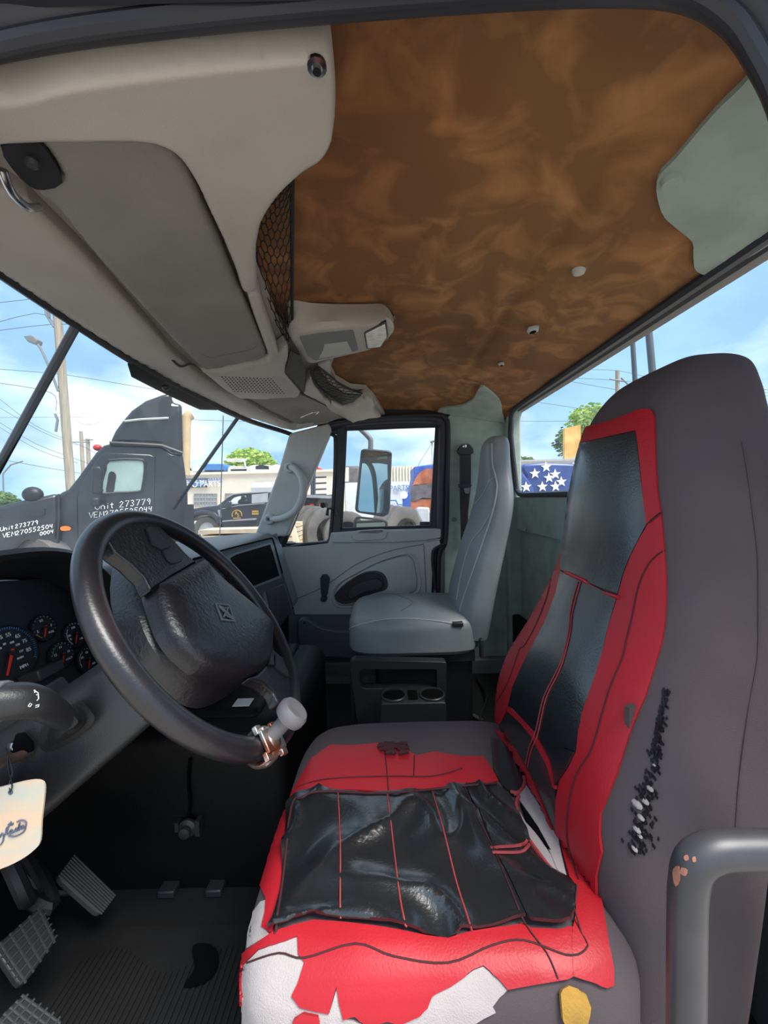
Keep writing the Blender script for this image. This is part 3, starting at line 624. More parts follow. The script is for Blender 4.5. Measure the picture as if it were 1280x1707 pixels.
# pod
zb, zt2 = .402, .462
bot = [onZ(x, y, zb) for x, y in [(484, 560), (520, 549), (560, 545), (610, 540), (640, 535), (652, 545), (648, 566), (620, 582), (575, 593), (540, 601), (512, 606), (494, 584)]]
top = [onZ(x, y, zt2) for x, y in [(478, 503), (520, 505), (560, 507), (610, 507), (640, 508), (657, 530)]]+[V((p.x+.012, p.y, zt2)) for p in bot[6:]]
bot = cat(bot, 4); top = cat(top, 4); cen = sum(bot, V())/len(bot)
mid = [lerp(a, c, .78)+(c-cen).normalized()*.004 for a, c in zip(top, bot)]
pod = O('light_pod', B().loft([top, [lerp(a, c, .4) for a, c in zip(top, bot)], mid, [lerp(c, cen, .04) for c in bot], [lerp(c, cen, .10)-V((0, 0, .003)) for c in bot], [lerp(c, cen, .5)-V((0, 0, .004)) for c in bot]]), 'plastic_grey', oc)
zq = zb-.005
O('pod_pocket', B().prism(rnd([onZ(x, y, zq) for x, y in zm([(420, 605), (560, 580), (805, 556), (842, 700), (700, 735), (535, 775), (480, 740)], 400, 420, .234375)], .006), (0, 0, .004)), 'dash_grey', pod, .001)
o = [onZ(x, y, zq-.001) for x, y in zm([(600, 660), (760, 640), (800, 715), (560, 760), (590, 700)], 400, 420, .234375)]; O('pod_ridge', B().prism(o, (0, 0, .003)), 'plastic_trim', pod)
lr = [onZ(x, y, zq) for x, y in zm([(880, 575), (1040, 495), (1055, 600), (1000, 680), (900, 690)], 400, 420, .234375)]
O('lamp_bezel', B().prism(rnd(lr, .006), (0, 0, .005)), 'black_plastic', pod)
c0 = sum(lr, V())/5; O('lamp_lens', B().prism(rnd([lerp(p, c0, .13)-V((0, 0, .002)) for p in lr], .005), (0, 0, .004)), 'lens', pod, .001)
# nets: hexagonal cords
def net(L, R, cols, rows, sag, nm, r=.0011, cordp=True):
    b = B(); P = {}
    def at(s, t):
        i = t*(len(L)-1); k = min(int(i), len(L)-2); f = i-k
        a = lerp(L[k], L[k+1], f); c = lerp(R[k], R[k+1], f); return lerp(a, c, s)-V((0, 0, sag*math.sin(PI*s)))
    for j in range(rows):
        for i in range(cols+1):
            s0 = i/cols; off = .5/cols if j % 2 else 0
            a = at(min(1, s0+off), (j+.15)/rows); c = at(min(1, s0+off), (j+.65)/rows)
            b.tube([a, c], r, 4)
            if j < rows-1:
                for q in (-.5, .5):
                    s2 = s0+off+q/cols
                    if 0 <= s2 <= 1.001: b.tube([c, at(min(1, s2), (j+1.15)/rows)], r, 4)
    O(nm, b, 'net', oc)
    O('net_cord', B().tube(R, .0035, 6), 'net', oc); O('net_cord', B().tube(L, .003, 6), 'net', oc)
zc = .432
Lp = cat([onZ(x, y, zc) for x, y in [(478, 268), (452, 298), (432, 335), (424, 380), (427, 430), (440, 490), (458, 540), (474, 560)]], 4, False)
Rp = cat([onZ(487, y, zc-.004) for y in (268, 310, 350, 395, 440, 490, 530, 560)], 4, False)
net(Lp, Rp, 6, 22, .018, 'storage_net')
Lp = cat([onZ(x, y, .40) for x, y in [(519, 616), (524, 636), (542, 655), (570, 673)]], 4, False)
Rp = cat([onZ(x, y, .41) for x, y in [(531, 611), (550, 627), (574, 645), (603, 656)]], 4, False)
O('pocket_wall', drape(zm([(555, 800), (640, 770), (645, 880), (700, 955), (800, 1000), (870, 1005), (850, 1020), (780, 1060), (720, 1020), (640, 960)], 400, 420, .234375), CON, .002, .006, 6), 'plastic_grey', oc)
O('pocket_liner', drape(zm([(508, 840), (550, 812), (640, 930), (740, 1000), (860, 1010), (800, 1060), (730, 1080), (650, 1040), (545, 940)], 400, 420, .234375), CON, .006, .003, 6), 'black_soft', oc)
net(Lp, Rp, 5, 14, .006, 'storage_net', .0013)
far = zm([(445, 960), (455, 900), (500, 860), (520, 920), (600, 1030), (640, 1050), (650, 1040), (720, 1080), (790, 1070), (860, 1010), (900, 1000), (945, 1020), (958, 1060), (950, 1100), (1000, 1160), (880, 1180), (800, 1200), (640, 1110), (600, 1060), (440, 975)], 400, 420, .234375)
O('end_cover', drape(far, CON, .022, .024, 4, edge=5, drop=.012), 'plastic_grey', oc, sharp=60)
# fittings
p = BB.ray_cast(V(), ray(528, 111).normalized())[0]; O('screw', B().lathe([(.001, -.005), (.004, -.005), (.005, -.002), (.009, -.001), (.009, .002)], p, (0, 0, 1), 14), 'metal', oc)
p = BB.ray_cast(V(), ray(311, 62).normalized())[0]; O('screw_recess', B().prism([p+V((.011*math.cos(a), .02*math.sin(a), -.001)) for a in [i*PI/9 for i in range(18)]], (0, 0, .002)), 'dash_grey', oc)
# ---------------------------------------------------------------- sun visors
sv = T('sun_visor', 'dark grey driver sun visor folded up with chrome pivot rod at near end', 'sun visor', (-.35, .7, .36), 'sun visors')
vis = cat2([(60, 193), (150, 193), (228, 196), (262, 205), (290, 226), (313, 262), (335, 318), (360, 372), (392, 455), (416, 510), (436, 560), (441, 578), (430, 588), (400, 594), (372, 600), (350, 604), (333, 600), (300, 566), (240, 500), (150, 395), (90, 318), (48, 282), (70, 272), (98, 262), (70, 212)], 2)
vb = drape(vis, CON, .024, .016, 6, edge=10, drop=.008); O('visor_panel', vb, 'visor', sv, sharp=60)
pv = lambda x, y, q=.03: (lambda h: h[0]+V((0, 0, -q)))(CON.ray_cast(V(), ray(x, y).normalized()))
O('pivot_bracket', drape(cat2([(-10, 196), (30, 190), (56, 192), (74, 216), (96, 262), (64, 275), (40, 268), (10, 236)], 2), CON, .028, .02, 9), 'black_soft', sv, .003)
O('pivot_rod', B().tube(cat([pv(0, 215, .04), pv(8, 232, .045), pv(20, 255, .045), pv(44, 282, .042), pv(62, 300, .03)], 5, False), .0045, 10), 'metal', sv)
p = pv(50, 212, .036); O('bracket_screw', B().lathe([(.001, -.003), (.005, -.003), (.006, .002)], p, (0, 0, 1), 12), 'black_plastic', sv)
O('visor_clip', B().tube(cat([pv(285, 592, .008), pv(300, 597, .02), pv(318, 592, .022), pv(333, 604, .022)], 5, False), .003, 8), 'black_plastic', sv)
O('visor_seam', B().tube(dline([(336, 590), (352, 596), (372, 592), (420, 582), (430, 572)], vb.bvh(), .0005), .0008, 5), 'dash_grey', sv)
sv2 = T('sun_visor', 'pale grey passenger sun visor with wire clip near far door', 'sun visor', (-.4, 1.5, .34), 'sun visors')
O('visor_panel', drape(zm([(60, 1015), (330, 1010), (420, 985), (600, 1070), (720, 1160), (640, 1190), (450, 1215), (400, 1200)], 400, 420, .234375), CON, .014, .012, 6), 'visor', sv2, .003)
O('wire_clip', B().tube([pv(x, y, .032) for x, y in zm([(430, 1125), (460, 1110), (520, 1085), (560, 1085), (540, 1100)], 400, 420, .234375)], .002, 6), 'metal', sv2)
O('pivot_mount', drape(zm([(420, 1205), (520, 1195), (520, 1215), (400, 1230)], 400, 420, .234375), CON, .02, .02, 6), 'plastic_trim', sv2)
# ---------------------------------------------------------------- near door opening: seal along the top
b = B(); b.tube(cat([onY(x, y, .325) for x, y in [(-700, 1100), (-640, 800), (-520, 480), (-400, 270), (-260, 150), (-160, 88), (-60, 52), (100, 22), (300, -2), (520, -22), (760, -40), (1000, -52), (1150, -45), (1235, -5), (1290, 65), (1340, 180), (1375, 400), (1392, 900), (1396, 1500), (1396, 2400)]], 5, False), .020, 12)
sl = O('trim_2', b, 'seal', kind='structure')
b = B(); b.tube(cat([onY(x, y, .318) for x, y in [(-670, 1100), (-610, 800), (-495, 500), (-385, 300), (-260, 190), (-160, 125), (-60, 88), (100, 52), (300, 26), (520, 4), (760, -14), (1000, -28), (1140, -20), (1215, 22), (1260, 85), (1305, 190), (1345, 410), (1364, 900), (1368, 1500), (1368, 2400)]], 5, False), .007, 8)
O('seal_lip', b, 'seal', sl)
O('door_header', B().slab([[(x, .31, z) for x in (-.62, -.4, -.2, .2, .66)] for z in (.385, .44, .52)], (0, -.04, 0)), 'seal', sl)
O('rear_pillar', B().box((.56, .27, -.87), (.67, .315, .42)), 'seal', sl, .008)
O('front_pillar', B().prism([V((-.34, .29, .42)), V((-.62, .29, .42)), V((-1.0, .29, -.25)), V((-1.0, .29, -.87)), V((-.9, .29, -.87)), V((-.78, .29, -.3))], (0, .03, 0)), 'seal', sl, .006)
# ================================================================ steering wheel, column, dashboard, pedals
M('wheel_skin', (36, 35, 39), .36, var=.25, scale=14, bump=.5, bscale=160, spec=.55)
M('wheel_rim', (34, 32, 36), .33, rgb2=(62, 50, 50), lo=.55, hi=.8, scale=7, bump=.12, bscale=300, spec=.55)
M('knob_grey', (120, 116, 118), .5, var=.15, scale=40)
M('needle', (225, 52, 34), .5, var=.05); M('dial_face', (26, 27, 30), .45); M('dial_blue', (70, 130, 190), .5); M('dial_green', (60, 160, 100), .5)
M('card', (224, 192, 162), .8, rgb2=(186, 196, 186), lo=.42, hi=.62, scale=14, stretch=(.4, .4, 1.6)); M('ink', (92, 100, 122), .8)
M('rust_rod', (96, 74, 64), .6, rgb2=(58, 52, 50), scale=40); M('yellow_tag', (228, 182, 60), .6)
WC = V((-.290, .625, -.1953)); al, yw = math.radians(35.7), math.radians(-3.2)
WU = V((math.sin(yw), math.cos(yw), 0)); WD = V((-math.sin(al)*math.cos(yw), math.sin(al)*math.sin(yw), math.cos(al))); WN = WU.cross(WD).normalized()
def wp(pts, h): return [onP(x, y, WC+WN*h, WN) for x, y in pts]
Wz = lambda L: zm(L, 100, 830, .328125)
sw = T('steering_wheel', 'black leather-grained steering wheel with diamond emblem on its centre pad', 'steering wheel', WC-WN*.1)
RR, rr = .21, .0165
rim = [WC+(WU*math.cos(t)+WD*math.sin(t))*RR for t in [2*PI*k/96 for k in range(96)]]
O('rim', B().tube(rim, rr, 16, closed=True, flat=.92), 'wheel_rim', sw)
# worn leather sleeve on the far part of the rim
def rim_at(x, y): return min(range(96), key=lambda k: (onP(x, y, WC, WN)-rim[k]).length)
pad0 = [(472, 462), (500, 430), (565, 392), (690, 324), (716, 328), (830, 440), (960, 545), (1066, 640), (1074, 700), (1070, 790), (1050, 845), (1000, 890), (940, 903), (850, 896), (730, 864), (650, 805), (590, 742), (540, 662), (505, 572)]
base = cat(wp(Wz(pad0), .004), 3); cc = sum(base, V())/len(base)
def ins(R, f, h): return [lerp(p, cc, f)+WN*h for p in R]
pd = O('centre_pad', B().loft([[p-WN*.02 for p in base], base, ins(base, .04, .009), ins(base, .11, .015), ins(base, .28, .019), ins(base, .6, .021), ins(base, .97, .0215)]), 'wheel_skin', sw)
# emblem
e0 = wp(Wz([(790, 533), (862, 541), (893, 628), (824, 620)]), .027); ec = sum(e0, V())/4
em = O('emblem', B().ring(e0, [lerp(p, ec, .16) for p in e0], -WN*.006), 'dash_grey', pd)
ei = [lerp(p, ec, .3) for p in e0]
O('emblem_bar', B().tube([ei[0], ei[2]], .0022, 6).tube([lerp(ei[1], ec, .15), lerp(ei[3], ec, .15)], .0018, 6).tube([ei[0], lerp(ei[1], ec, .5)], .0014, 6).tube([ei[2], lerp(ei[3], ec, .5)], .0014, 6), 'knob_grey', em)
O('emblem_plate', B().prism([lerp(p, ec, .1)-WN*.004 for p in e0], -WN*.003), 'black_deep', em)
# hub skirt behind the pad
k0 = wp(Wz([(470, 455), (565, 390), (700, 325), (830, 440), (960, 545), (1075, 650), (1070, 800), (1000, 892), (850, 900), (720, 865), (590, 750), (510, 600)]), -.012)
k1 = wp(Wz([(380, 330), (470, 320), (640, 330), (780, 460), (900, 580), (1000, 690), (1010, 830), (960, 920), (800, 960), (660, 930), (480, 780), (390, 560)]), -.03)
k2 = wp(Wz([(286, 285), (340, 270), (560, 330), (700, 470), (800, 600), (900, 700), (950, 820), (920, 940), (790, 1040), (640, 1060), (400, 880), (258, 540)]), -.065)
k3 = wp(Wz([(320, 420), (360, 420), (500, 430), (600, 520), (680, 640), (760, 740), (800, 850), (780, 940), (690, 1010), (580, 1000), (420, 860), (320, 620)]), -.10)
O('hub_skirt', B().loft([cat(k, 4) for k in (k0, k1, k2, k3)]), 'wheel_skin', sw)
# spokes
def spoke(px, h, d): 
    P = wp(Wz(px), h); return B().prism(P, -WN*d)
s1 = spoke([(465, 470), (570, 398), (692, 326), (640, 280), (590, 225), (545, 180), (508, 140), (494, 112), (500, 92), (420, 60), (330, 62), (250, 95), (200, 150), (215, 190), (240, 205), (285, 275), (360, 330), (430, 400)], .008, .022)
O('spoke', s1, 'wheel_skin', sw, .010, seg=4)
b = spoke([(1070, 755), (1066, 830), (1002, 895), (960, 910), (1030, 935), (1085, 985), (1110, 1040), (1160, 1060), (1210, 960), (1206, 880), (1185, 830), (1150, 820), (1110, 790)], .006, .022)
O('spoke', b, 'wheel_skin', sw, .005, seg=3)
for grp in ([[(437, 152), (462, 143), (492, 157), (520, 200), (566, 245), (518, 262), (470, 232)], [(522, 266), (572, 252), (598, 262), (632, 300), (616, 322), (574, 334), (548, 312)]], [[(1062, 842), (1078, 762), (1088, 780), (1090, 852)], [(1096, 852), (1096, 786), (1160, 872), (1166, 912), (1140, 892)]]):
    for q in grp:
        P = wp(Wz(q), .0105); O('switch_button', B().prism(rnd(P, .003, 2), -WN*.006), 'black_plastic', sw, .0012)
b = spoke([(462, 462), (478, 474), (570, 402), (690, 330), (684, 320), (566, 392)], .0105, .002); O('pad_gap', b, 'black_deep', sw)
# ---------------------------------------------------------------- spinner knob clamped to the rim
def proj(p):
    q = CAMR.transposed() @ p; return (CX-FPX*q.x/q.z, CY+FPX*q.y/q.z)
kk = min(range(96), key=lambda k: math.dist(proj(rim[k]), (446, 1256)))
kp = rim[kk]; kt = (rim[(kk+1) % 96]-rim[kk-1]).normalized(); kr = (kp-WC).normalized()
kn = T('spinner_knob', 'grey plastic spinner knob on rusty metal clamp at the steering wheel rim', 'knob', kp)
ka = (WN*.82+V((0, 0, .35))+V((.12, .05, 0))).normalized()
O('stem', B().lathe([(.0105, .014), (.0105, .056)], kp, ka, 20), 'knob_grey', kn, .001)
O('cap', B().lathe([(.0105, .050), (.021, .053), (.0225, .058), (.0225, .066), (.019, .071), (.016, .0715), (.012, .070), (.001, .0698)], kp, ka, 28), 'knob_grey', kn)
cl = B()
cl.tube([kp+kr*(rr+.004)*math.cos(a)+WN*(rr+.004)*math.sin(a) for a in [i*2*PI/20 for i in range(20)]], .006, 8, closed=True, flat=2.2, up=kt)
O('clamp_band', cl, 'chrome_dull', kn)
cl = B(); cl.obox(kp+WN*.018, kt*.024, kr*.016, WN*.003)
for s in (-1, 1):
    for q in (-1, 1): cl.obox(kp+WN*.014+kt*s*.020+kr*q*.018, kt*.007, kr*.006, WN*.0035)
    cl.lathe([(.004, 0), (.004, .010), (.001, .011)], kp+WN*.012+kt*s*.017-kr*.016, WN, 8)
O('clamp_plate', cl, 'chrome_dull', kn, .002)
# ---------------------------------------------------------------- column
sc = T('steering_column', 'black steering column shroud with rubber stalk boot behind the wheel', 'steering column', WC-WN*.4)
def cpt(u, d, h): return WC+WU*u+WD*d+WN*h
O('shroud', B().loft([rnd([cpt(-.085*s, -.070*s, h), cpt(.085*s, -.070*s, h), cpt(.075*s, .052*s, h), cpt(-.075*s, .052*s, h)], .02, 4) for h, s in ((-.46, 1.25), (-.3, 1.12), (-.16, 1.0), (-.122, .96), (-.115, .88))]), 'black_plastic', sc)
O('hub_collar', B().lathe([(.05, -.14), (.05, -.08)], WC, WN, 24), 'black_soft', sc)
O('tilt_pad', B().obox(cpt(-.02, .062, -.29), WU*.05, WD*.016, WN*.03), 'black_plastic', sc, .005)
nf = WU*-1  # towards the camera
def colp(px, q=.0): # points on the near face of the shroud
    return [onP(x, y, WC-WU*(.088+q), WU) for x, y in px]
Sz = lambda L: zm(L, 0, 1100, .234375)
bt = colp(Sz([(470, 345), (570, 285), (620, 330), (690, 420), (600, 520), (430, 630), (330, 665), (270, 620), (290, 470)]), .004)
bc = sum(bt, V())/len(bt); tip = onY(118, 1205, .485)
R = [rnd(bt, .01, 3)]
for i in range(1, 6):
    t = i/5; f = .15+.5*t+(.06 if i % 2 else -.04); R.append([lerp(p, lerp(bc, tip, t), min(.8, f)) for p in R[0]])
O('stalk_boot', B().loft(R), 'rubber', sc)
b = B().prism(colp(Sz([(90, 640), (130, 520), (180, 515), (240, 580), (245, 640), (150, 665)]), .002), -WU*.004); O('lever_slot', b, 'black_deep', sc)
st = T('turn_signal_stalk', 'thick black turn signal stalk with white symbols left of column', 'stalk', tip)
pth = cat([onY(x, y, Y) for x, y, Y in ((124, 1208, .515), (108, 1198, .50), (86, 1184, .48), (62, 1172, .462), (36, 1168, .45), (8, 1169, .44), (-30, 1170, .43), (-70, 1172, .42))], 4, False)
n_ = len(pth); O('stalk_arm', B().tube(pth, [lerp(.0115, .0205, min(1, i/(n_*.55))) for i in range(n_)], 18), 'black_plastic', st)
q = onY(2, 1169, .437); O('stalk_ring', B().tube([q+V((.004, 0, 0)), q-V((.012, .002, 0))], .0225, 22), 'dash_grey', st, .002)
b = B()
SB_ = B().tube(pth, [lerp(.0115, .0205, min(1, i/(n_*.55))) for i in range(n_)], 18).bvh()
for L in ([(58, 1152), (63, 1155), (64, 1165), (61, 1168)], [(60, 1158), (64, 1159)], [(57, 1150), (58, 1155)], [(47, 1177), (50, 1172), (53, 1174), (50, 1178), (47, 1177)], [(59, 1176), (64, 1175)], [(59, 1179), (64, 1178), (65, 1174)]):
    b.tube(dline(L, SB_, .0003, 1), .0006, 4)
O('symbols', b, 'white_print', st)
lv = T('column_lever', 'rusty brown lever rod below the turn signal stalk holding a string', 'lever', onY(60, 1258, .53))
O('rod', B().tube([onY(66, 1247, .54), onY(40, 1258, .52), onY(0, 1272, .49), onY(-60, 1290, .45)], .0065, 10), 'rust_rod', lv)
O('pivot_bolt', B().lathe([(.008, 0), (.008, .01), (.004, .012)], onY(30, 1240, .53), (0, -1, 0), 12), 'metal', lv)
# ---------------------------------------------------------------- hanging air freshener card
af = T('air_freshener', 'cream hanging air freshener card with blue script on a string', 'air freshener', onY(20, 1445, .48))
yc_ = .475; cp = cat2([(-90, 1345), (-50, 1325), (0, 1313), (40, 1303), (64, 1301), (74, 1309), (73, 1335), (69, 1370), (67, 1402), (58, 1416), (35, 1433), (0, 1449), (-50, 1462), (-90, 1450)], 3)
O('card', B().prism(PY(cp, yc_), (0, .0022, 0)), 'card', af)
b = B(); wr_ = PY(Sz([(0, 1262), (12, 1235), (26, 1250), (20, 1290), (4, 1315)]), yc_-.001); b.tube(cat(wr_, 4, False), .0009, 5)
for L in ([(30, 1248), (48, 1225), (58, 1190), (48, 1195), (42, 1225), (52, 1240), (66, 1228)], [(88, 1212), (76, 1210), (68, 1226), (78, 1234), (90, 1218), (92, 1230), (102, 1222)], [(124, 1198), (112, 1198), (106, 1214), (116, 1220), (128, 1206), (140, 1160), (132, 1205), (138, 1212)], [(142, 1204), (160, 1190), (162, 1178), (148, 1184), (146, 1200), (160, 1200), (184, 1176), (180, 1150), (150, 1142), (120, 1152)], [(184, 1176), (170, 1220), (110, 1254), (60, 1252)]):
    b.tube(cat(PY(Sz(L), yc_-.001), 4, False), .0009, 5)
O('script', b, 'ink', af)
b = B()
for L in ([(52, 1172), (66, 1162), (78, 1180), (62, 1186)], [(70, 1158), (74, 1150), (84, 1168), (76, 1176)], [(80, 1166), (94, 1160), (92, 1176), (82, 1182)]): b.prism(PY(Sz(L), yc_-.0012), (0, .001, 0))
O('leaf_mark', b, 'ink', af)
O('string', B().tube(cat([onY(x, y, Y) for x, y, Y in [(q[0], q[1], Y) for q, Y in zip(Sz([(70, 940), (85, 905), (78, 850), (62, 790), (56, 720), (60, 680)]), (.473, .473, .48, .488, .493, .495))]], 4, False), .0009, 5).tube(cat([onY(*Sz([(72, 940)])[0], .473), onY(*Sz([(66, 880)])[0], .478), onY(*Sz([(90, 800)])[0], .486), onY(*Sz([(66, 700)])[0], .49)], 4, False), .0008, 5), 'black_soft', af)
O('eyelet', B().lathe([(.003, 0), (.003, .001)], onY(*Sz([(72, 944)])[0], yc_-.001), (0, 1, 0), 12), 'ink', af)
# ---------------------------------------------------------------- dashboard
db = T('dashboard', 'dark grey dashboard with gauge cluster, passenger bin and glove compartment', 'dashboard', (-.7, 1.1, -.5))
def dsh(Y): 
    t = max(0, min(1, (Y-.80)/.20)); t = t*t*(3-2*t); return lerp(-.30, 0, t)
prof = [(-1.10, -.475), (-1.10, -.22), (-.90, -.165), (-.70, -.150), (-.58, -.143), (-.54, -.146), (-.52, -.153), (-.507, -.166), (-.49, -.190), (-.478, -.20), (-.46, -.265), (-.445, -.32), (-.425, -.395), (-.410, -.452), (-.412, -.468), (-.43, -.474), (-.60, -.475)]
ys = [.30+.05*i for i in range(10)]+[.8+.02*i for i in range(11)]+[1.05+.06*i for i in range(13)]
db_b = B().loft([[V((max(-1.1, x+dsh(Y)*(1 if i > 3 else (.5 if i == 3 else 0))), Y, z-(.08 if Y < .8 and i in (13, 14) else 0))) for i, (x, z) in enumerate(prof)] for Y in ys]); DB = db_b.bvh()
O('dash_body', db_b, 'dash_grey', db)
Gz = lambda L: zm(L, 300, 870, .171875)
def face(nm, px, mat, off, thick, step=5, par=None): return O(nm, drape(px, DB, off, thick, step), mat, par or db, sharp=50)
face('face_panel', Gz([(-150, 560), (120, 380), (450, 285), (860, 165), (890, 175), (1010, 560), (1150, 990), (1140, 1030), (1000, 1100), (700, 1200), (200, 1300), (-100, 1300)]), 'black_plastic', .003, .005, 6)
bn = face('bin_frame', Gz([(440, 350), (500, 318), (865, 205), (885, 215), (972, 545), (770, 620), (600, 690), (470, 560)]), 'dash_grey', .007, .006)
face('bin_shade_patch', Gz([(470, 365), (520, 335), (858, 232), (942, 528), (760, 600), (620, 655)]), 'black_deep', .010, .003)  # flat black sheet stands in for the shade inside the bin
gb = face('glove_frame', Gz([(790, 690), (990, 605), (1005, 615), (1105, 975), (1020, 1060), (880, 1110)]), 'dash_grey', .007, .006)
face('glove_door', Gz([(810, 680), (985, 612), (1090, 965), (1010, 1030), (900, 1060)]), 'black_plastic', .011, .004)
O('face_groove', B().tube(dline(Gz([(120, 372), (300, 320), (450, 272), (840, 172), (880, 170), (900, 195), (985, 500)]), DB, .004), .003, 6), 'black_deep', db)
# end cap with vents at the far end
ve = PY(Gz([(880, 130), (930, 110), (985, 300), (1110, 640), (1080, 700), (1000, 450)]), 1.80)
O('end_cap', B().prism(ve, (0, .015, 0)), 'dash_grey', db, .003)
for q in ([(895, 140), (920, 140), (935, 185), (912, 190)], [(930, 215), (950, 212), (1018, 430), (1000, 440)]):
    P = PY(Gz(q), 1.797); v = O('vent', B().prism(P, (0, .003, 0)), 'black_deep', db)
    for k in range(5):
        t = (k+.5)/5; O('vent_louvre', B().tube([lerp(P[0], P[3], t)-V((0, .002, 0)), lerp(P[1], P[2], t)-V((0, .002, 0))], .0012, 4), 'dash_grey', v)
# small gauges and switches in the centre stack
for q in ((330, 450, 62), (385, 520, 45)):
    c = DB.ray_cast(V(), ray(300+q[0]*.171875, 870+q[1]*.171875).normalized())[0]; r = q[2]*.171875/641*1.05*1.1
    d = O('stack_gauge', B().lathe([(r, 0), (r, .012), (r*.88, .014), (r*.86, .009), (.001, .009)], c, (.96, 0, .27), 22), 'black_plastic', db)
    b = B()
    for k in range(9):
        a = math.radians(-20+k*27.5); u = V((0, 1, 0)); w = V((-.27, 0, .96)); b.obox(c+V((.0105, 0, .003))+(u*math.cos(a)+w*math.sin(a))*r*.7, (u*math.cos(a)+w*math.sin(a))*r*.1, (u*-math.sin(a)+w*math.cos(a))*.0012, V((.0006, 0, 0)))
    O('dial_marks', b, 'white_print', d)
for q in ([(405, 505), (440, 492), (475, 640), (425, 600)], [(520, 590), (560, 580), (600, 690), (560, 705)], [(600, 690), (650, 670), (690, 740), (640, 770)]): face('switch_bezel', Gz(q), 'black_deep', .008, .005)
face('warning_tag', Gz([(645, 795), (685, 785), (740, 860), (700, 850)]), 'yellow_tag', .02, .016)
# ---------------------------------------------------------------- instrument cluster
GP, GN = V((-.665, .70, -.27)), V((.955, 0, .297))
ic = T('instrument_cluster', 'black instrument cluster with speedometer and small gauges under curved hood', 'instrument cluster', (-.66, .66, -.36))
gu = V((0, 1, 0)); gw = GN.cross(gu).normalized()*-1
if gw.z < 0: gw = -gw
def gp(x, y, h=0): return onP(x, y, GP+GN*h, GN)
back = [GP+gu*a+gw*b_ for a, b_ in ((-.38, -.12), (.17, -.12), (.19, -.02), (.17, .07), (.10, .125), (-.05, .15), (-.38, .15))]
O('face_plate', B().prism(rnd(back, .02), -GN*.02), 'dial_face', ic)
# hood arching over the cluster
hr = []
for h, gx, up in ((-.02, 0, 0), (.05, .0, .006), (.085, .004, .012), (.092, .0, .02), (.085, -.002, .03), (0, .01, .034), (-.08, .03, .03)):
    hr.append(cat([GP+GN*h+gu*(a*(1)+math.copysign(gx, a))+gw*(b_+up) for a, b_ in ((-.36, .0), (-.34, .09), (-.22, .142), (-.05, .152), (.05, .140), (.115, .105), (.150, .05), (.165, -.03), (.165, -.12))], 5, False))
O('hood', B().loft(hr, cap=False, closed=False), 'black_soft', ic)
UZ = lambda L: zm(L, 0, 1000, .15625)
def gauge(nm, cx, cy, r, a0, a1, n, nums, needle, col, txt, arc=None):
    c = gp(cx, cy, .004); g = O(nm, B().lathe([(r*1.08, -.003), (r*1.08, .002), (r*1.0, .003), (r*.98, 0), (.001, 0)], c, GN, 36), 'dial_face', ic)
    b = B()
    for k in range(n+1):
        a = math.radians(lerp(a0, a1, k/n)); d = gu*math.cos(a)+gw*math.sin(a); t = -gu*math.sin(a)+gw*math.cos(a)
        big = k % 4 == 0; b.obox(c+GN*.0015+d*r*.93, d*r*(.055 if big else .035), t*r*.012, GN*.0004)
    O('tick_marks', b, col, g)
    b = B()
    for s, a, f, sz in nums: 
        a = math.radians(a); put_text(b, s, r*sz, c+GN*.001+(gu*math.cos(a)+gw*math.sin(a))*r*f, gu, gw, extr=.0004)
    for s, x, y, sz in txt: put_text(b, s, r*sz, c+GN*.001+gu*r*x+gw*r*y, gu, gw, extr=.0004)
    O('numerals', b, 'white_print', g)
    if arc:
        O('colour_arc', B().tube([c+GN*.0015+(gu*math.cos(a)+gw*math.sin(a))*r*.82 for a in [math.radians(lerp(arc[0], arc[1], k/10)) for k in range(11)]], r*.022, 5), arc[2], g)
    a = math.radians(needle); d = gu*math.cos(a)+gw*math.sin(a); t = -gu*math.sin(a)+gw*math.cos(a)
    nd = O('needle', B().prism([c+GN*.004+t*r*.05-d*r*.15, c+GN*.004+t*r*.025+d*r*.78, c+GN*.004-t*r*.025+d*r*.78, c+GN*.004-t*r*.05-d*r*.15], GN*.0015), 'needle', g)
    O('needle_hub', B().lathe([(r*.09, .002), (r*.09, .006), (.001, .0065)], c, GN, 14), 'dial_face', g)
gauge('speedometer', 16, 1090, .049, 215, -30, 48, [('5', 205, .68, .2), ('15', 180, .66, .2), ('25', 155, .66, .2), ('35', 128, .66, .2), ('45', 102, .68, .2), ('55', 76, .68, .2), ('65', 47, .68, .2), ('75', 20, .68, .2), ('85', -10, .68, .2)]+[(str(k), a, .4, .11) for k, a in ((60, 130), (80, 100), (100, 62), (120, 30), (137, -10))], 238, 'dial_blue', [('MPH', .30, -.62, .16), ('KM/H', .28, -.28, .10)])
gauge('fuel_gauge', 73, 1047, .0245, 200, -20, 12, [('E', 190, .62, .3), ('1/2', 95, .62, .26), ('F', 0, .65, .3)], 240, 'white_print', [('FUEL', .45, -.5, .24)], (200, 235, 'yellow_tag'))
gauge('oil_gauge', 125, 1058, .0255, 220, 20, 12, [('80', 170, .6, .26), ('120', 90, .6, .26), ('0', 200, .6, .26)], 238, 'white_print', [('OIL', .4, -.5, .24)], (130, 230, 'white_print'))
gauge('volt_gauge', 103, 1092, .0255, 200, -20, 12, [('12', 160, .6, .26), ('14', 85, .6, .26), ('16', 5, .6, .26)], 240, 'white_print', [('VOLTS', .45, -.5, .22)], (70, 165, 'dial_green'))
gauge('air_gauge', 146, 1100, .0255, 200, -20, 12, [('60', 140, .6, .26), ('90', 80, .6, .26)], 240, 'white_print', [('AIR', .4, -.5, .24)], (110, 200, 'white_print'))
p = gp(70, 1122, .03); O('hazard_switch', B().obox(p, GN*.02, gu*.026, gw*.010), 'black_plastic', ic, .003)
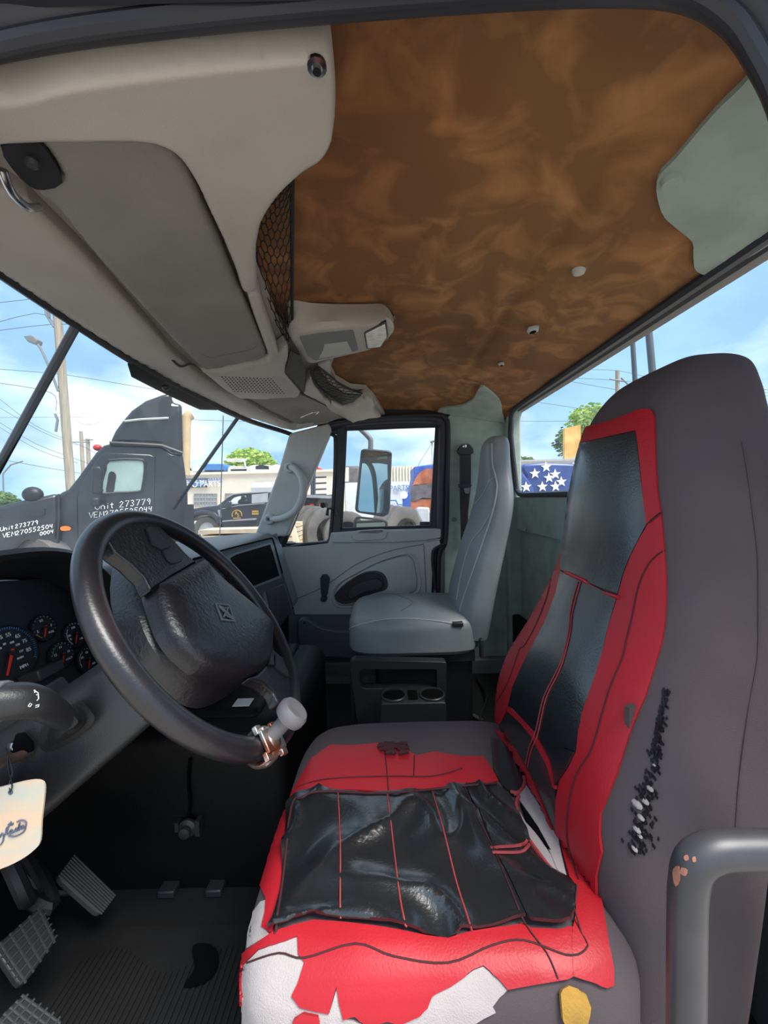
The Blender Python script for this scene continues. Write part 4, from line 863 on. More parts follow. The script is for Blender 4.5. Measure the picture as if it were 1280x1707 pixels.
# knee panel below the column
O('knee_panel', B().prism([V((-.66, .30, -.36)), V((-.60, .30, -.52)), V((-.75, .30, -.62)), V((-.95, .30, -.6)), V((-.95, .30, -.36))], (0, .52, 0)), 'black_soft', db, .01)
# ---------------------------------------------------------------- pedals
def pedal(name, label, px, plane, mat, ribs, cross=False):
    p0, nn = V(plane[0]), V(plane[1]).normalized(); P = [onP(x, y, p0, nn) for x, y in px]; c = sum(P, V())/4
    if nn.dot(c) > 0: nn = -nn
    t = T(name, label, 'pedal', V((c.x, c.y, -.862)), 'foot pedals')
    O('pedal_plate', B().prism(rnd(P, .012, 3), -nn*.012), mat, t, .002)
    b = B()
    for k in range(ribs):
        s = (k+.5)/ribs; b.tube([lerp(P[0], P[1], s)+nn*.001, lerp(P[3], P[2], s)+nn*.001], .0016, 5)
    if cross:
        for k in range(6): s = (k+.5)/6; b.tube([lerp(P[0], P[3], s)+nn*.0015, lerp(P[1], P[2], s)+nn*.0015], .0016, 5)
    O('tread_ribs', b, 'pedal_rubber' if cross else mat, t)
    O('pedal_arm', B().tube(cat([c-nn*.008, c-nn*.05+V((-.06, 0, .04)), c+V((-.2, 0, .16)), c+V((-.3, 0, .3))], 4, False), .009, 8), 'black_soft', t)
M('pedal_rubber', (64, 64, 66), .6, var=.2, scale=20)
pedal('accelerator_pedal', 'ribbed black rubber accelerator pedal beside the engine cover', [(96, 1462), (124, 1424), (193, 1492), (168, 1526)], ((-.62, .78, -.70), (.75, 0, .65)), 'pedal_rubber', 9)
pedal('brake_pedal', 'square gridded brake pedal left of the accelerator', [(-10, 1580), (70, 1508), (96, 1565), (36, 1648)], ((-.56, .62, -.72), (.72, -.05, .7)), 'black_plastic', 5, True)
pedal('clutch_pedal', 'gridded clutch pedal at the bottom left corner nearest the door', [(-10, 1706), (40, 1655), (104, 1700), (60, 1770)], ((-.5, .48, -.72), (.72, -.05, .7)), 'black_plastic', 5, True)
b = B()
b.tube(cat([V((-.80, .70, -.45)), onZ(30, 1470, -.62), onZ(50, 1500, -.70), onZ(85, 1495, -.72), V((-.85, .8, -.6))], 6, False), .012, 8)
O('cable_harness', b, 'black_soft', label='dark cable harness hanging under the dash above the pedals', catg='cable')
# ================================================================ passenger door
Y0 = 1.89
dr = T('door_1', None, None, (-.1, 1.92, -.8), kind='structure')
Q = lambda L, y=Y0: PY(zm(L, 440, 660, .34375), y)
# frame with two openings built from bars
O('window_frame', B().tube(cat(Q([(75, 735), (150, 560), (215, 350), (262, 225), (300, 165), (345, 140), (450, 125), (640, 112), (820, 112), (858, 125), (868, 160), (862, 400), (855, 690)], 1.905), 4, False), .024, 10, flat=1), 'seal', dr)
O('outer_seal', B().tube(cat(Q([(40, 735), (120, 540), (190, 330), (240, 190), (285, 145), (400, 118), (640, 98), (840, 92), (880, 110), (892, 160), (888, 400), (880, 700), (850, 760), (845, 960)], 1.885), 4, False), .012, 8), 'black_soft', dr)
O('division_bar', B().prism(Q([(352, 150), (396, 148), (372, 660), (320, 665)], 1.90), (0, .03, 0)), 'black_plastic', dr, .005)
O('vent_seal', B().tube(cat(Q([(92, 722), (170, 510), (232, 312), (275, 215), (310, 188), (338, 192), (346, 230), (340, 450), (320, 690), (305, 710), (200, 718)], 1.90), 3), .009, 8, closed=True), 'black_plastic', dr)
O('glass_seal', B().tube(Q([(398, 165), (835, 148), (808, 632), (376, 648)], 1.915), .008, 8, closed=True), 'black_plastic', dr)
for q in ([(262, 130), (345, 112), (640, 90), (880, 84), (838, 152), (640, 158), (398, 168), (330, 190), (290, 205)], [(836, 148), (850, 92), (884, 100), (896, 160), (890, 660), (806, 660), (808, 630)], [(372, 640), (810, 626), (812, 670), (366, 676)], [(300, 702), (345, 660), (352, 690), (320, 722), (80, 740), (88, 716), (200, 712)]):
    O('frame_bar', B().prism(Q(q, 1.908), (0, .02, 0)), 'seal', dr, .004)
w3 = T('window_3', None, None, (.1, 1.93, -.1), kind='structure')
O('main_pane', B().grid([Q([(376, 110), (850, 110)], 1.92), Q([(372, 660), (850, 660)], 1.92)]), 'clear_glass', w3)
O('vent_pane', B().add(Q([(85, 730), (232, 305), (300, 170), (350, 180), (330, 720)], 1.92), [(0, 1, 2, 3, 4)]), 'clear_glass', w3)
# inner panel
O('panel', B().prism(rnd(Q([(60, 735), (200, 728), (312, 714), (325, 662), (600, 648), (858, 643), (856, 700), (790, 706), (788, 960), (780, 1060), (150, 1060), (120, 900), (95, 800)]), .006, 3), (0, .05, 0)), 'plastic_trim', dr, .006, seg=3)
O('lower_panel', B().prism(Q([(120, 1040), (800, 1040), (880, 700), (890, 1360), (120, 1360)], Y0+.015), (0, .05, 0)), 'dash_grey', dr)
O('edge_trim', B().prism(rnd(Q([(770, 712), (850, 700), (856, 720), (820, 760), (812, 960), (790, 960), (788, 740)], Y0-.006), .006, 3), (0, .02, 0)), 'plastic_trim', dr, .003)
O('belt_rail', B().prism(rnd(Q([(325, 664), (858, 645), (857, 688), (780, 702), (620, 712), (330, 712)], Y0-.012), .006, 3), (0, .02, 0)), 'plastic_trim', dr, .005)
O('panel_crease', B().tube(cat(Q([(140, 992), (270, 935), (335, 895), (450, 815), (600, 755), (760, 722), (775, 735), (785, 950)], Y0), 5, False), .0022, 6), 'dash_grey', dr)
rc = cat(Q([(332, 985), (332, 950), (365, 905), (450, 855), (560, 800), (680, 765), (725, 772), (745, 815), (750, 945), (620, 985), (500, 1015), (400, 1024), (352, 1018)], Y0-.001), 4)
rcc = sum(rc, V())/len(rc)
O('armrest_ridge', B().tube(rc, .005, 8, closed=True), 'plastic_trim', dr)
O('armrest_ridge', B().tube([lerp(p, rcc, .07) for p in rc], .002, 6, closed=True), 'dash_grey', dr)
O('armrest', B().loft([[lerp(p, rcc, .10) for p in rc], [lerp(p, rcc, .14)+V((0, -.006, 0)) for p in rc], [lerp(p, rcc, .6)+V((0, -.009, 0)) for p in rc]]), 'plastic_trim', dr)
hd = cat(Q([(345, 985), (350, 955), (400, 905), (480, 858), (550, 850), (590, 875), (596, 935), (520, 962), (440, 1000), (380, 1008)], Y0-.013), 4); hc = sum(hd, V())/len(hd)
hb = O('handle_bowl', B().ring(hd, [lerp(p, hc, .13) for p in hd], (0, .012, 0)), 'black_plastic', dr, .002)
O('bowl_floor', B().prism([lerp(p, hc, .12)+V((0, .002, 0)) for p in hd], (0, .010, 0)), 'black_soft', hb)
O('release_lever', B().prism(cat(Q([(408, 970), (430, 930), (500, 895), (555, 888), (575, 915), (560, 940), (480, 955), (430, 985)], Y0-.020), 3), (0, .012, 0)), 'black_plastic', hb, .003)
ck = T('window_crank', 'black window crank handle on the passenger door panel', 'window crank', onY(*zm([(290, 985)], 440, 660, .34375)[0], Y0-.02))
O('crank_arm', B().prism(rnd(Q([(272, 885), (282, 866), (305, 866), (318, 885), (308, 960), (300, 975), (280, 975), (275, 960)], Y0-.022), .006, 3), (0, .016, 0)), 'black_plastic', ck, .004)
O('crank_hub', B().lathe([(.016, .02), (.016, 0), (.012, -.006), (.004, -.007)], onY(*zm([(289, 985)], 440, 660, .34375)[0], Y0-.018), (0, 1, 0), 20), 'black_plastic', ck)
pl = Q([(425, 690), (428, 660), (455, 652), (580, 645), (600, 660), (592, 688), (570, 698), (450, 704)], Y0-.020)
pp_ = O('pull_cup', B().prism(rnd(pl, .008, 3), (0, .012, 0)), 'plastic_trim', dr, .003)
O('cup_slot', B().prism(rnd(Q([(455, 664), (470, 655), (575, 650), (578, 660), (540, 666)], Y0-.0215), .003, 2), (0, .004, 0)), 'dash_grey', pp_)
pk = cat(Q([(165, 1110), (175, 1085), (205, 1085), (260, 1120), (340, 1140), (430, 1140), (640, 1130), (640, 1290), (400, 1270), (260, 1265), (200, 1240), (172, 1190)], Y0-.04), 4)
mp_ = O('map_pocket', B().prism(pk, (0, .05, 0)), 'dash_grey', dr, .005)
pc_ = sum(pk, V())/len(pk); O('pocket_inset', B().prism([lerp(p, pc_, .13)-V((0, .001, 0)) for p in pk], (0, .002, 0)), 'dash_grey', mp_, .001)
O('pocket_screw', B().lathe([(.006, .003), (.006, -.003), (.001, -.003)], Q([(196, 1100)], Y0-.041)[0], (0, 1, 0), 12), 'black_soft', mp_)
O('door_edge', B().prism(Q([(770, 640), (905, 640), (905, 1360), (770, 1360)], 1.925), (0, .03, 0)), 'seal', dr)
O('latch_strap', B().tube(cat(Q([(885, 715), (850, 730), (822, 750), (818, 800), (825, 870), (830, 940)], 1.875), 4, False), .008, 8), 'black_soft', dr)
# vent window catch
O('vent_latch', B().lathe([(.014, 0), (.014, -.008), (.006, -.012)], Q([(287, 530)], 1.89)[0], (0, 1, 0), 16).tube(Q([(305, 580), (310, 545), (345, 548), (350, 580)], 1.885), .008, 8), 'black_plastic', dr)
# ---------------------------------------------------------------- grab handle on the A pillar
gh = T('grab_handle', 'curved grey grab handle bolted to the passenger windshield pillar', 'grab handle', Q([(25, 600)], 1.83)[0])
gpth = cat([onY(*zm([q], 440, 660, .34375)[0], y) for q, y in (((125, 345), 1.845), ((150, 352), 1.82), ((180, 390), 1.80), ((192, 440), 1.795), ((183, 500), 1.795), ((150, 560), 1.80), ((90, 592), 1.82), ((28, 598), 1.845))], 5, False)
O('grip', B().tube(gpth, [.014+.005*math.sin(PI*i/(len(gpth)-1)) for i in range(len(gpth))], 14), 'plastic_trim', gh)
for q in ((125, 347), (25, 598)):
    c = onY(*zm([q], 440, 660, .34375)[0], 1.838); f = O('mount_pad', B().lathe([(.026, .03), (.026, -.004), (.021, -.010), (.013, -.011), (.012, -.006), (.001, -.006)], c, (0, 1, 0), 24), 'plastic_trim', gh)
    O('mount_bolt', B().lathe([(.008, 0), (.008, -.009), (.001, -.009)], c, (0, 1, 0), 6), 'black_plastic', f)
# ---------------------------------------------------------------- seat belt on the pillar
bl = T('seat_belt', 'black passenger seat belt with chrome anchor bolt on the rear pillar', 'seat belt', Q([(980, 700)], 1.87)[0])
O('anchor_cover', B().prism(rnd(Q([(945, 250), (965, 232), (995, 232), (1015, 255), (1018, 275), (1000, 285), (950, 285), (936, 270)], 1.87), .006, 3), (0, .022, 0)), 'black_plastic', bl, .003)
O('anchor_bolt', B().lathe([(.010, .004), (.010, -.003), (.005, -.005), (.001, -.005)], Q([(972, 242)], 1.868)[0], (0, 1, 0), 16), 'metal', bl)
O('webbing', B().slab([Q([(950, 285), (1004, 285)], 1.872), Q([(950, 360), (1004, 360)], 1.874), Q([(950, 440), (1003, 440)], 1.872), Q([(952, 560), (990, 560)], 1.875), Q([(955, 700), (985, 700)], 1.875)], (0, .004, 0)), 'black_soft', bl)
O('webbing_guide', B().prism(Q([(942, 428), (1010, 430), (1000, 448), (945, 446)], 1.866), (0, .012, 0)), 'black_plastic', bl, .002)
O('buckle_tongue', B().prism(rnd(Q([(968, 448), (1000, 446), (996, 474), (976, 474)], 1.866), .003, 2), (0, .004, 0)), 'metal', bl)
# ---------------------------------------------------------------- near side: tube handle and dark cloth beside the seat
th = T('entry_handle', 'chipped grey bent tube handle beside driver seat at lower right', 'grab handle', onY(1145, 1720, .245))
pt = cat([onY(x, y, .245) for x, y in [(1140, 2350), (1141, 2000), (1143, 1760), (1144, 1650), (1145, 1540), (1147, 1480), (1157, 1440), (1188, 1420), (1240, 1416), (1330, 1416), (1470, 1416), (1700, 1416)]], 5, False)
M('handle_paint', (66, 64, 67), .42, var=.15, scale=20, rgb2=(56, 55, 58))
O('tube', B().tube(pt, .0112, 18), 'handle_paint', th)
M('chip', (176, 116, 92), .7, var=.3, scale=80)
TB = B().tube(pt, .0112, 18).bvh()
for q in ([(1123, 1448), (1132, 1444), (1134, 1466), (1127, 1478), (1122, 1462)], [(1136, 1446), (1146, 1450), (1143, 1460), (1134, 1456)], [(1140, 1428), (1146, 1425), (1148, 1433), (1142, 1435)], [(1154, 1430), (1159, 1428), (1160, 1436), (1155, 1437)]): O('paint_chip', drape(cat2(q, 2), TB, .0004, .0006, 4), 'chip', th)
cz = T('seat_curtain', 'dark grey folded cloth hanging behind the entry handle', 'cloth', onY(1260, 1720, .40))
M('curtain', (48, 50, 50), .95, var=.2, scale=20, bump=.4, bscale=500)
rows = []
for k in range(15):
    t = k/14; rows.append([V((.565+.012*math.sin(s*22+t*3)+.03*s, lerp(.27-.02*t, .62, s), lerp(-.02, -.86, t))) for s in [i/24 for i in range(25)]])
O('cloth_fold', B().slab(rows, (.004, 0, 0)), 'curtain', cz)
O('cloth_seam', B().tube([r[3]-V((.003, 0, 0)) for r in rows[4:]], .0015, 5), 'plastic_trim', cz)
# ================================================================ outside: yard, vehicles, buildings
M('asphalt', (188, 178, 164), .95, var=.25, scale=.8, bump=.3, bscale=12)
M('truck_black', (34, 33, 36), .3, var=.2, scale=2, coat=.3); M('truck_dark', (30, 30, 32), .5); M('tyre', (96, 92, 88), .85, var=.3, scale=6); M('wheel_steel', (170, 170, 172), .4, metal=.4)
M('cab_window', (150, 172, 164), .08, var=.35, scale=1.5); M('orange', (238, 120, 40), .4); M('tail_red', (190, 40, 40), .4); M('chalk', (245, 245, 245), .8, var=.02)
M('wood_pole', (168, 158, 142), .9, rgb2=(140, 130, 116), scale=3, stretch=(6, 6, .4)); M('pole_dark', (74, 82, 92), .6); M('wire', (70, 76, 86), .7); M('lamp_metal', (120, 124, 128), .5)
M('stack_tan', (206, 180, 140), .5); M('stucco', (232, 218, 200), .9, var=.08, scale=.5); M('awning', (176, 178, 182), .7); M('barred', (150, 150, 148), .6); M('sign_blue', (92, 134, 180), .6); M('sign_white', (236, 238, 236), .6)
M('pickup_black', (46, 46, 52), .3, coat=.3); M('gold', (226, 178, 70), .5); M('car_blue', (70, 120, 180), .4); M('car_white', (232, 232, 230), .4); M('car_red', (190, 44, 52), .4)
M('leaf', (120, 158, 58), .8, rgb2=(172, 196, 96), scale=.8); M('leaf_dark', (70, 98, 60), .8, rgb2=(110, 140, 80), scale=.8); M('trunk', (96, 80, 64), .9)
M('timber', (226, 206, 176), .9, var=.3, scale=3); M('container', (226, 218, 200), .7, var=.1); M('tank_blue', (52, 88, 176), .5); M('tank_rust', (196, 116, 76), .9, rgb2=(150, 84, 60), scale=4); M('tank_grey', (112, 104, 104), .9, var=.4, scale=6)
M('flag_blue', (54, 78, 142), .4, var=.25, scale=3); M('billboard', (226, 190, 120), .8, rgb2=(196, 140, 70), scale=1.2)
GZ = -EYE
b = B().box((-80, -40, GZ-.2), (80, 110, GZ)); O('ground', b, 'asphalt', kind='structure')
def pr(pts, Y, d, z=None): return B().prism(PY(pts, Y), (0, d, 0))
def wheel(par, px, py, Y, r, w=.3, rimf=.58, nm='wheel'):
    c = onY(px, py, Y); g = O(nm, B().lathe([(r*.6, w), (r*.92, w), (r, w*.8), (r, .06), (r*.94, 0), (r*rimf, .01), (r*rimf, .05)], c, (0, 1, 0), 32), 'tyre', par)
    O('rim_disc', B().lathe([(r*rimf, .03), (r*rimf*.94, .0), (r*rimf*.8, .06), (r*.25, .07), (r*.2, 0), (.01, -.01)], c, (0, 1, 0), 24), 'wheel_steel', g)
# ---------------------------------------------------------------- black tractor
Kz = lambda L: zm(L, 0, 640, .390625)
TY = 0
TN = V((-.46, .888, 0)).normalized(); TP0 = onY(312, 800, 6.3)
def onT(x, y, k): return onP(x, y, TP0+TN*k, TN)
def PT(pts, k): return [onT(a, c, k) for a, c in pts]
def prt(pts, k, d): return B().prism(PT(pts, k), TN*d)
tt = T('tractor_truck', 'black day-cab tractor with chalked unit numbers on its door and hood', 'truck', TP0+V((-2.5, -.3, GZ-TP0.z)))
O('cab_body', prt(Kz([(245, 470), (290, 450), (330, 400), (408, 292), (440, 262), (470, 254), (690, 262), (735, 292), (780, 296), (800, 450), (806, 900), (250, 900)]), TY, 2.3), 'truck_black', tt, .05)
O('hood', prt(Kz([(-260, 640), (-220, 590), (-120, 545), (0, 520), (100, 496), (245, 466), (250, 560), (245, 900), (205, 900), (200, 780), (170, 690), (110, 665), (60, 705), (34, 780), (30, 900), (-260, 900)]), TY-.12, 2.5), 'truck_black', tt, .06)
O('roof_fairing', prt(Kz([(466, 252), (490, 200), (515, 165), (560, 112), (620, 70), (688, 45), (732, 34), (736, 80), (776, 82), (782, 296), (735, 292), (690, 262), (600, 256)]), TY+.15, 2.0), 'truck_black', tt, .06)
O('fairing_panel', prt(Kz([(690, 60), (730, 48), (734, 288), (692, 264)]), TY+.13, .03), 'truck_dark', tt)
O('windscreen', prt(Kz([(300, 452), (340, 400), (412, 296), (422, 300), (350, 420), (318, 462)]), TY+.06, 2.1), 'cab_window', tt)
dr_ = O('cab_door', prt(Kz([(326, 480), (345, 420), (428, 300), (450, 290), (640, 300), (662, 310), (655, 740), (330, 740)]), TY-.03, .04), 'truck_black', tt, .02)
O('door_window', prt(cat2(Kz([(466, 326), (590, 322), (614, 332), (619, 360), (608, 442), (590, 460), (500, 464), (436, 466), (432, 430), (450, 364)]), 2), TY-.045, .03), 'cab_window', dr_)
O('window_trim', B().tube(PT(cat2(Kz([(466, 326), (590, 322), (614, 332), (619, 360), (608, 442), (590, 460), (500, 464), (436, 466), (432, 430), (450, 364)]), 2), TY-.05), .018, 6, closed=True), 'truck_dark', dr_)
O('seat_silhouette', prt(cat2(Kz([(465, 380), (482, 374), (496, 390), (490, 430), (484, 462), (452, 464), (458, 420)]), 2), TY-.05, .01), 'truck_dark', dr_)
mi = O('door_mirror', prt(Kz([(392, 352), (430, 350), (437, 372), (430, 470), (388, 470)]), TY-.35, .15), 'truck_dark', tt, .03)
O('spot_mirror', prt(Kz([(388, 486), (424, 484), (424, 524), (388, 524)]), TY-.35, .12), 'truck_dark', tt, .03)
O('mirror_arm', B().tube([onT(*Kz([(410, 440)])[0], TY-.3), onT(*Kz([(440, 455)])[0], TY)], .02, 6).tube([onT(*Kz([(410, 520)])[0], TY-.3), onT(*Kz([(440, 510)])[0], TY)], .02, 6), 'truck_dark', tt)
O('exhaust_stack', B().tube(cat([onT(*q, TY+.5) for q in Kz([(818, 130), (804, 138), (794, 160), (792, 240), (790, 320), (788, 392)])], 4, False), .085, 10), 'stack_tan', tt)
O('marker_lamp', prt(cat2(Kz([(258, 612), (275, 607), (297, 612), (297, 624), (262, 626)]), 2), TY-.15, .05), 'orange', tt)
O('roof_lamp', B().ball(onT(*Kz([(416, 272)])[0], TY+.2), (.06, .06, .05)), 'tail_red', tt)
O('hood_mirror', B().ball(onT(*Kz([(140, 472)])[0], TY-.05), (.13, .1, .11)), 'truck_dark', tt)
O('grille_vent', prt(Kz([(95, 548), (190, 532), (190, 560), (100, 574)]), TY-.14, .03), 'truck_dark', tt)
O('panel_gap', B().tube(PT(Kz([(250, 470), (252, 560), (246, 660)]), TY-.13), .014, 5).tube(PT(Kz([(468, 252), (600, 258), (690, 264), (780, 296)]), TY-.02), .03, 6), 'truck_dark', tt)
O('hood_rail', B().tube(PT(Kz([(530, 160), (600, 152), (720, 146)]), TY+.12), .02, 6), 'wheel_steel', tt)
wheel(tt, *Kz([(118, 800)])[0], onT(*Kz([(118, 800)])[0], -.05).y, .50)
b = B(); TX = (1, 0, .02); TZ = V((0, 0, 1))
for s, x, y, h, Y in (('Unit 273779', 540, 511, 25, TY-.06), ('VEM2705525044', 520, 546, 22, TY-.06), ('Unit273779', 88, 604, 15, TY-.15), ('VEM270552504', 122, 626, 16, TY-.15), ('0004', 200, 634, 14, TY-.15)):
    hh = h*.390625/641*6.0; scrawl(b, s, hh, onT(*Kz([(x, y)])[0], Y), V((.888, .46, .09 if x > 300 else .2)), TZ, .0045)
O('chalk_numbers', b, 'chalk', tt)
q = onT(310, 930, 1.1); O('rear_frame', B().obox(q+V((.8, .4, -.3)), V((.888, .46, 0))*1.2, TN*.45, V((0, 0, .12))), 'truck_dark', tt)
for k in (-.2, .9): O('frame_bracket', B().obox(onT(314, 880, .3)+TN*k+V((0, 0, -.5)), V((.08, .04, 0)), TN*.1, V((0, 0, .9))), 'truck_dark', tt)
# ---------------------------------------------------------------- black pickup
Fz = lambda L: zm(L, 300, 740, .140625)
PYd = 13.0
pk_ = T('pickup_truck', 'black crew-cab pickup with round gold door emblem parked before the building', 'pickup truck', V((-4.5, PYd+1, GZ)))
O('body', pr(Fz([(85, 790), (100, 775), (300, 745), (430, 730), (470, 715), (1300, 690), (1300, 960), (880, 1000), (500, 1015), (480, 930), (420, 850), (330, 820), (220, 825), (150, 860), (110, 930), (85, 900)]), PYd, 2.0), 'pickup_black', pk_, .06)
O('cab', pr(Fz([(440, 730), (560, 640), (640, 600), (760, 585), (1300, 560), (1300, 720), (470, 735)]), PYd+.08, 1.85), 'pickup_black', pk_, .06)
O('side_window', pr(Fz([(560, 715), (640, 640), (690, 622), (780, 612), (782, 690), (700, 715), (610, 735)]), PYd+.05, .02), 'sign_white', pk_)
O('driver_silhouette', B().ball(onY(*Fz([(752, 650)])[0], PYd+.04), (.09, .03, .13)).ball(onY(*Fz([(748, 690)])[0], PYd+.04), (.18, .03, .12)), 'truck_dark', pk_)
O('rear_window', pr(Fz([(850, 600), (1040, 580), (1040, 690), (850, 705)]), PYd+.05, .02), 'awning', pk_)
O('windshield', pr(Fz([(450, 728), (570, 640), (640, 605), (600, 650), (500, 725)]), PYd+.12, 1.7), 'cab_window', pk_)
O('roof_highlight', B().tube(PY(Fz([(560, 636), (640, 596), (760, 582), (1040, 566)]), PYd+.06), .03, 6), 'wheel_steel', pk_)  # pale steel tube imitates a highlight along the roof edge
O('door_mirror', pr(Fz([(520, 715), (575, 672), (600, 690), (596, 755), (530, 765)]), PYd-.25, .15), 'pickup_black', pk_, .03)
O('fender_flare', B().tube(PY(cat2(Fz([(110, 920), (135, 865), (200, 825), (290, 812), (380, 830), (440, 880), (470, 940)]), 3, False), PYd-.04), .09, 8), 'pickup_black', pk_)
O('side_vent', pr(Fz([(445, 785), (480, 780), (490, 868), (465, 872)]), PYd-.02, .03), 'wheel_steel', pk_)
O('running_board', pr(Fz([(500, 910), (620, 900), (900, 880), (900, 900), (620, 915), (500, 925)]), PYd-.1, .1), 'wheel_steel', pk_)
O('door_line', B().tube(PY(Fz([(500, 770), (700, 730), (1000, 705)]), PYd-.01), .012, 4), 'wheel_steel', pk_)
wheel(pk_, *Fz([(312, 1020)])[0], PYd-.05, .46)
e = O('door_emblem', B().tube([onY(*Fz([(675+58*math.cos(a), 845+60*math.sin(a))])[0], PYd-.02) for a in [math.radians(q) for q in range(-200, 25, 15)]], .012, 5).tube(PY(Fz([(630, 882), (720, 878)]), PYd-.02), .01, 5), 'gold', pk_)
b = put_text(B(), 'R', .16, onY(*Fz([(668, 822)])[0], PYd-.02), (1, 0, .03), TZ, extr=.004); put_text(b, 'S', .16, onY(*Fz([(690, 848)])[0], PYd-.02), (1, 0, .03), TZ, extr=.004)
put_text(b, 'TOWING', .09, onY(*Fz([(890, 802)])[0], PYd-.02), (1, 0, .03), TZ, extr=.004) if False else None
for k in range(2):
    for i in range(6): q = onY(*Fz([(860+i*13, 800+k*28)])[0], PYd-.02); b.box(q+V((-.014, 0, -.03)), q+V((.008, .005, .03)))
O('emblem_letters', b, 'gold', e)
O('lot_pad', B().box((-16, 11.5, GZ), (3.2, 60, onY(344, 882, PYd-.05).z-.46)), 'asphalt', bpy.data.objects['ground'])
# ---------------------------------------------------------------- stucco shop building
BY = 24
bd = T('shop_building', 'long cream stucco shop with barred windows and flat roof behind the pickup', 'building', V((-6, BY+4, GZ)))
gz = lambda x: onY(x, 1000, BY)
tl, tr_ = onY(250, 790, BY), onY(600, 782, BY)
O('wall', B().box((tl.x-3, BY, GZ), (tr_.x+2, BY+10, (tl.z+tr_.z)/2)), 'stucco', bd)
O('parapet', B().box((tl.x-3, BY-.15, tr_.z-.12), (tr_.x+2, BY+.1, tr_.z+.02)), 'stucco', bd)
for q in ([(170, 590), (440, 590), (440, 735), (170, 740)], [(540, 588), (650, 588), (650, 735), (540, 740)]):
    P = PY(Fz(q), BY-.05); w = O('barred_window', B().prism(P, (0, .04, 0)), 'awning', bd)
    for k in range(9): O('window_bar', B().tube([lerp(P[0], P[1], k/8)-V((0, .04, 0)), lerp(P[3], P[2], k/8)-V((0, .04, 0))], .03, 4), 'barred', w)
    for k in range(4): O('window_bar', B().tube([lerp(P[0], P[3], k/3)-V((0, .04, 0)), lerp(P[1], P[2], k/3)-V((0, .04, 0))], .025, 4), 'barred', w)
a_ = PY(Fz([(815, 450), (1250, 430), (1250, 510), (840, 520)]), BY-.9); O('awning', B().add([a_[0]+V((0, .8, 0)), a_[1]+V((0, .8, 0)), a_[2], a_[3], a_[0]+V((0, .85, -.1)), a_[1]+V((0, .85, -.1)), a_[2]+V((0, 0, -.4)), a_[3]+V((0, 0, -.4))], [(0, 1, 2, 3), (2, 3, 7, 6), (4, 5, 6, 7), (0, 3, 7, 4), (1, 2, 6, 5)]), 'awning', bd)
sg = T('shop_sign', 'small blue and white shop sign on the cream building wall', 'sign', onY(*Fz([(220, 510)])[0], BY-.1))
P = PY(Fz([(60, 418), (325, 414), (323, 505), (60, 512)]), BY-.12); O('board', B().prism(P, (0, .08, 0)), 'sign_white', sg)
P2 = PY(Fz([(140, 468), (312, 464), (312, 498), (140, 502)]), BY-.14); O('blue_band', B().prism(P2, (0, .02, 0)), 'sign_blue', sg)
O('border', B().tube(P, .05, 4, closed=True), 'pole_dark', sg)
b = put_text(B(), 'INTERNATIONAL', .42, onY(*Fz([(220, 440)])[0], BY-.13), (1, 0, .02), TZ, extr=.01, sx=.9); O('letters', b, 'sign_blue', sg)
b = put_text(B(), 'AUTO PARTS', .50, onY(*Fz([(226, 483)])[0], BY-.15), (1, 0, .02), TZ, extr=.01, sx=.9); O('letters', b, 'sign_white', sg)
# vehicles kept on the roof
def roof_car(name, label, px, Y, mat, dark=None, rack=None):
    c = T(name, label, 'vehicle', onY(sum(a for a, _ in px)/len(px), max(b_ for _, b_ in px), Y), 'vehicles on the shop roof')
    O('body', pr(Fz(px), Y, 1.6), mat, c, .05)
    if dark: O('window_band', pr(Fz(dark), Y-.03, .05), 'truck_dark', c)
    if rack:
        for L in rack: O('rack_bar', B().tube(PY(Fz(L), Y), .05, 5), 'car_white', c)
RY = 25
roof_car('roof_van', 'blue van parked on the flat roof of the cream shop', [(280, 325), (285, 260), (310, 236), (515, 234), (535, 260), (535, 328)], RY, 'car_blue', [(300, 312), (520, 310), (520, 325), (300, 328)])
roof_car('roof_pickup', 'white pickup with overhead ladder rack on the shop roof', [(560, 330), (570, 280), (600, 262), (800, 268), (815, 330)], RY, 'car_white', [(600, 285), (790, 280), (790, 320), (600, 322)], ([(555, 186), (690, 182), (790, 186)], [(560, 205), (770, 205)], [(765, 190), (775, 270)], [(600, 295), (790, 292)]))
roof_car('roof_truck', 'white truck with dark bed at right end of the shop roof', [(820, 328), (820, 260), (880, 248), (1060, 250), (1075, 300), (1075, 328)], RY, 'car_white', [(895, 300), (895, 262), (960, 245), (1050, 262), (1055, 302)])
roof_car('roof_wagon', 'small pale car on the shop roof beside the windshield pillar', [(1075, 320), (1085, 260), (1130, 240), (1190, 255), (1190, 320)], RY, 'car_white')
roof_car('roof_trailer', 'pale car with tilted rack at left end of the shop roof', [(90, 325), (95, 290), (150, 275), (260, 285), (270, 325)], RY, 'car_white', [(95, 305), (130, 285), (140, 320)], ([(100, 262), (240, 236)], [(200, 250), (225, 268)]))
roof_car('roof_coupe', 'red car on the shop roof seen in the vent window', [(1460, 330), (1480, 285), (1540, 268), (1620, 262), (1680, 290), (1680, 330)], RY, 'car_red')
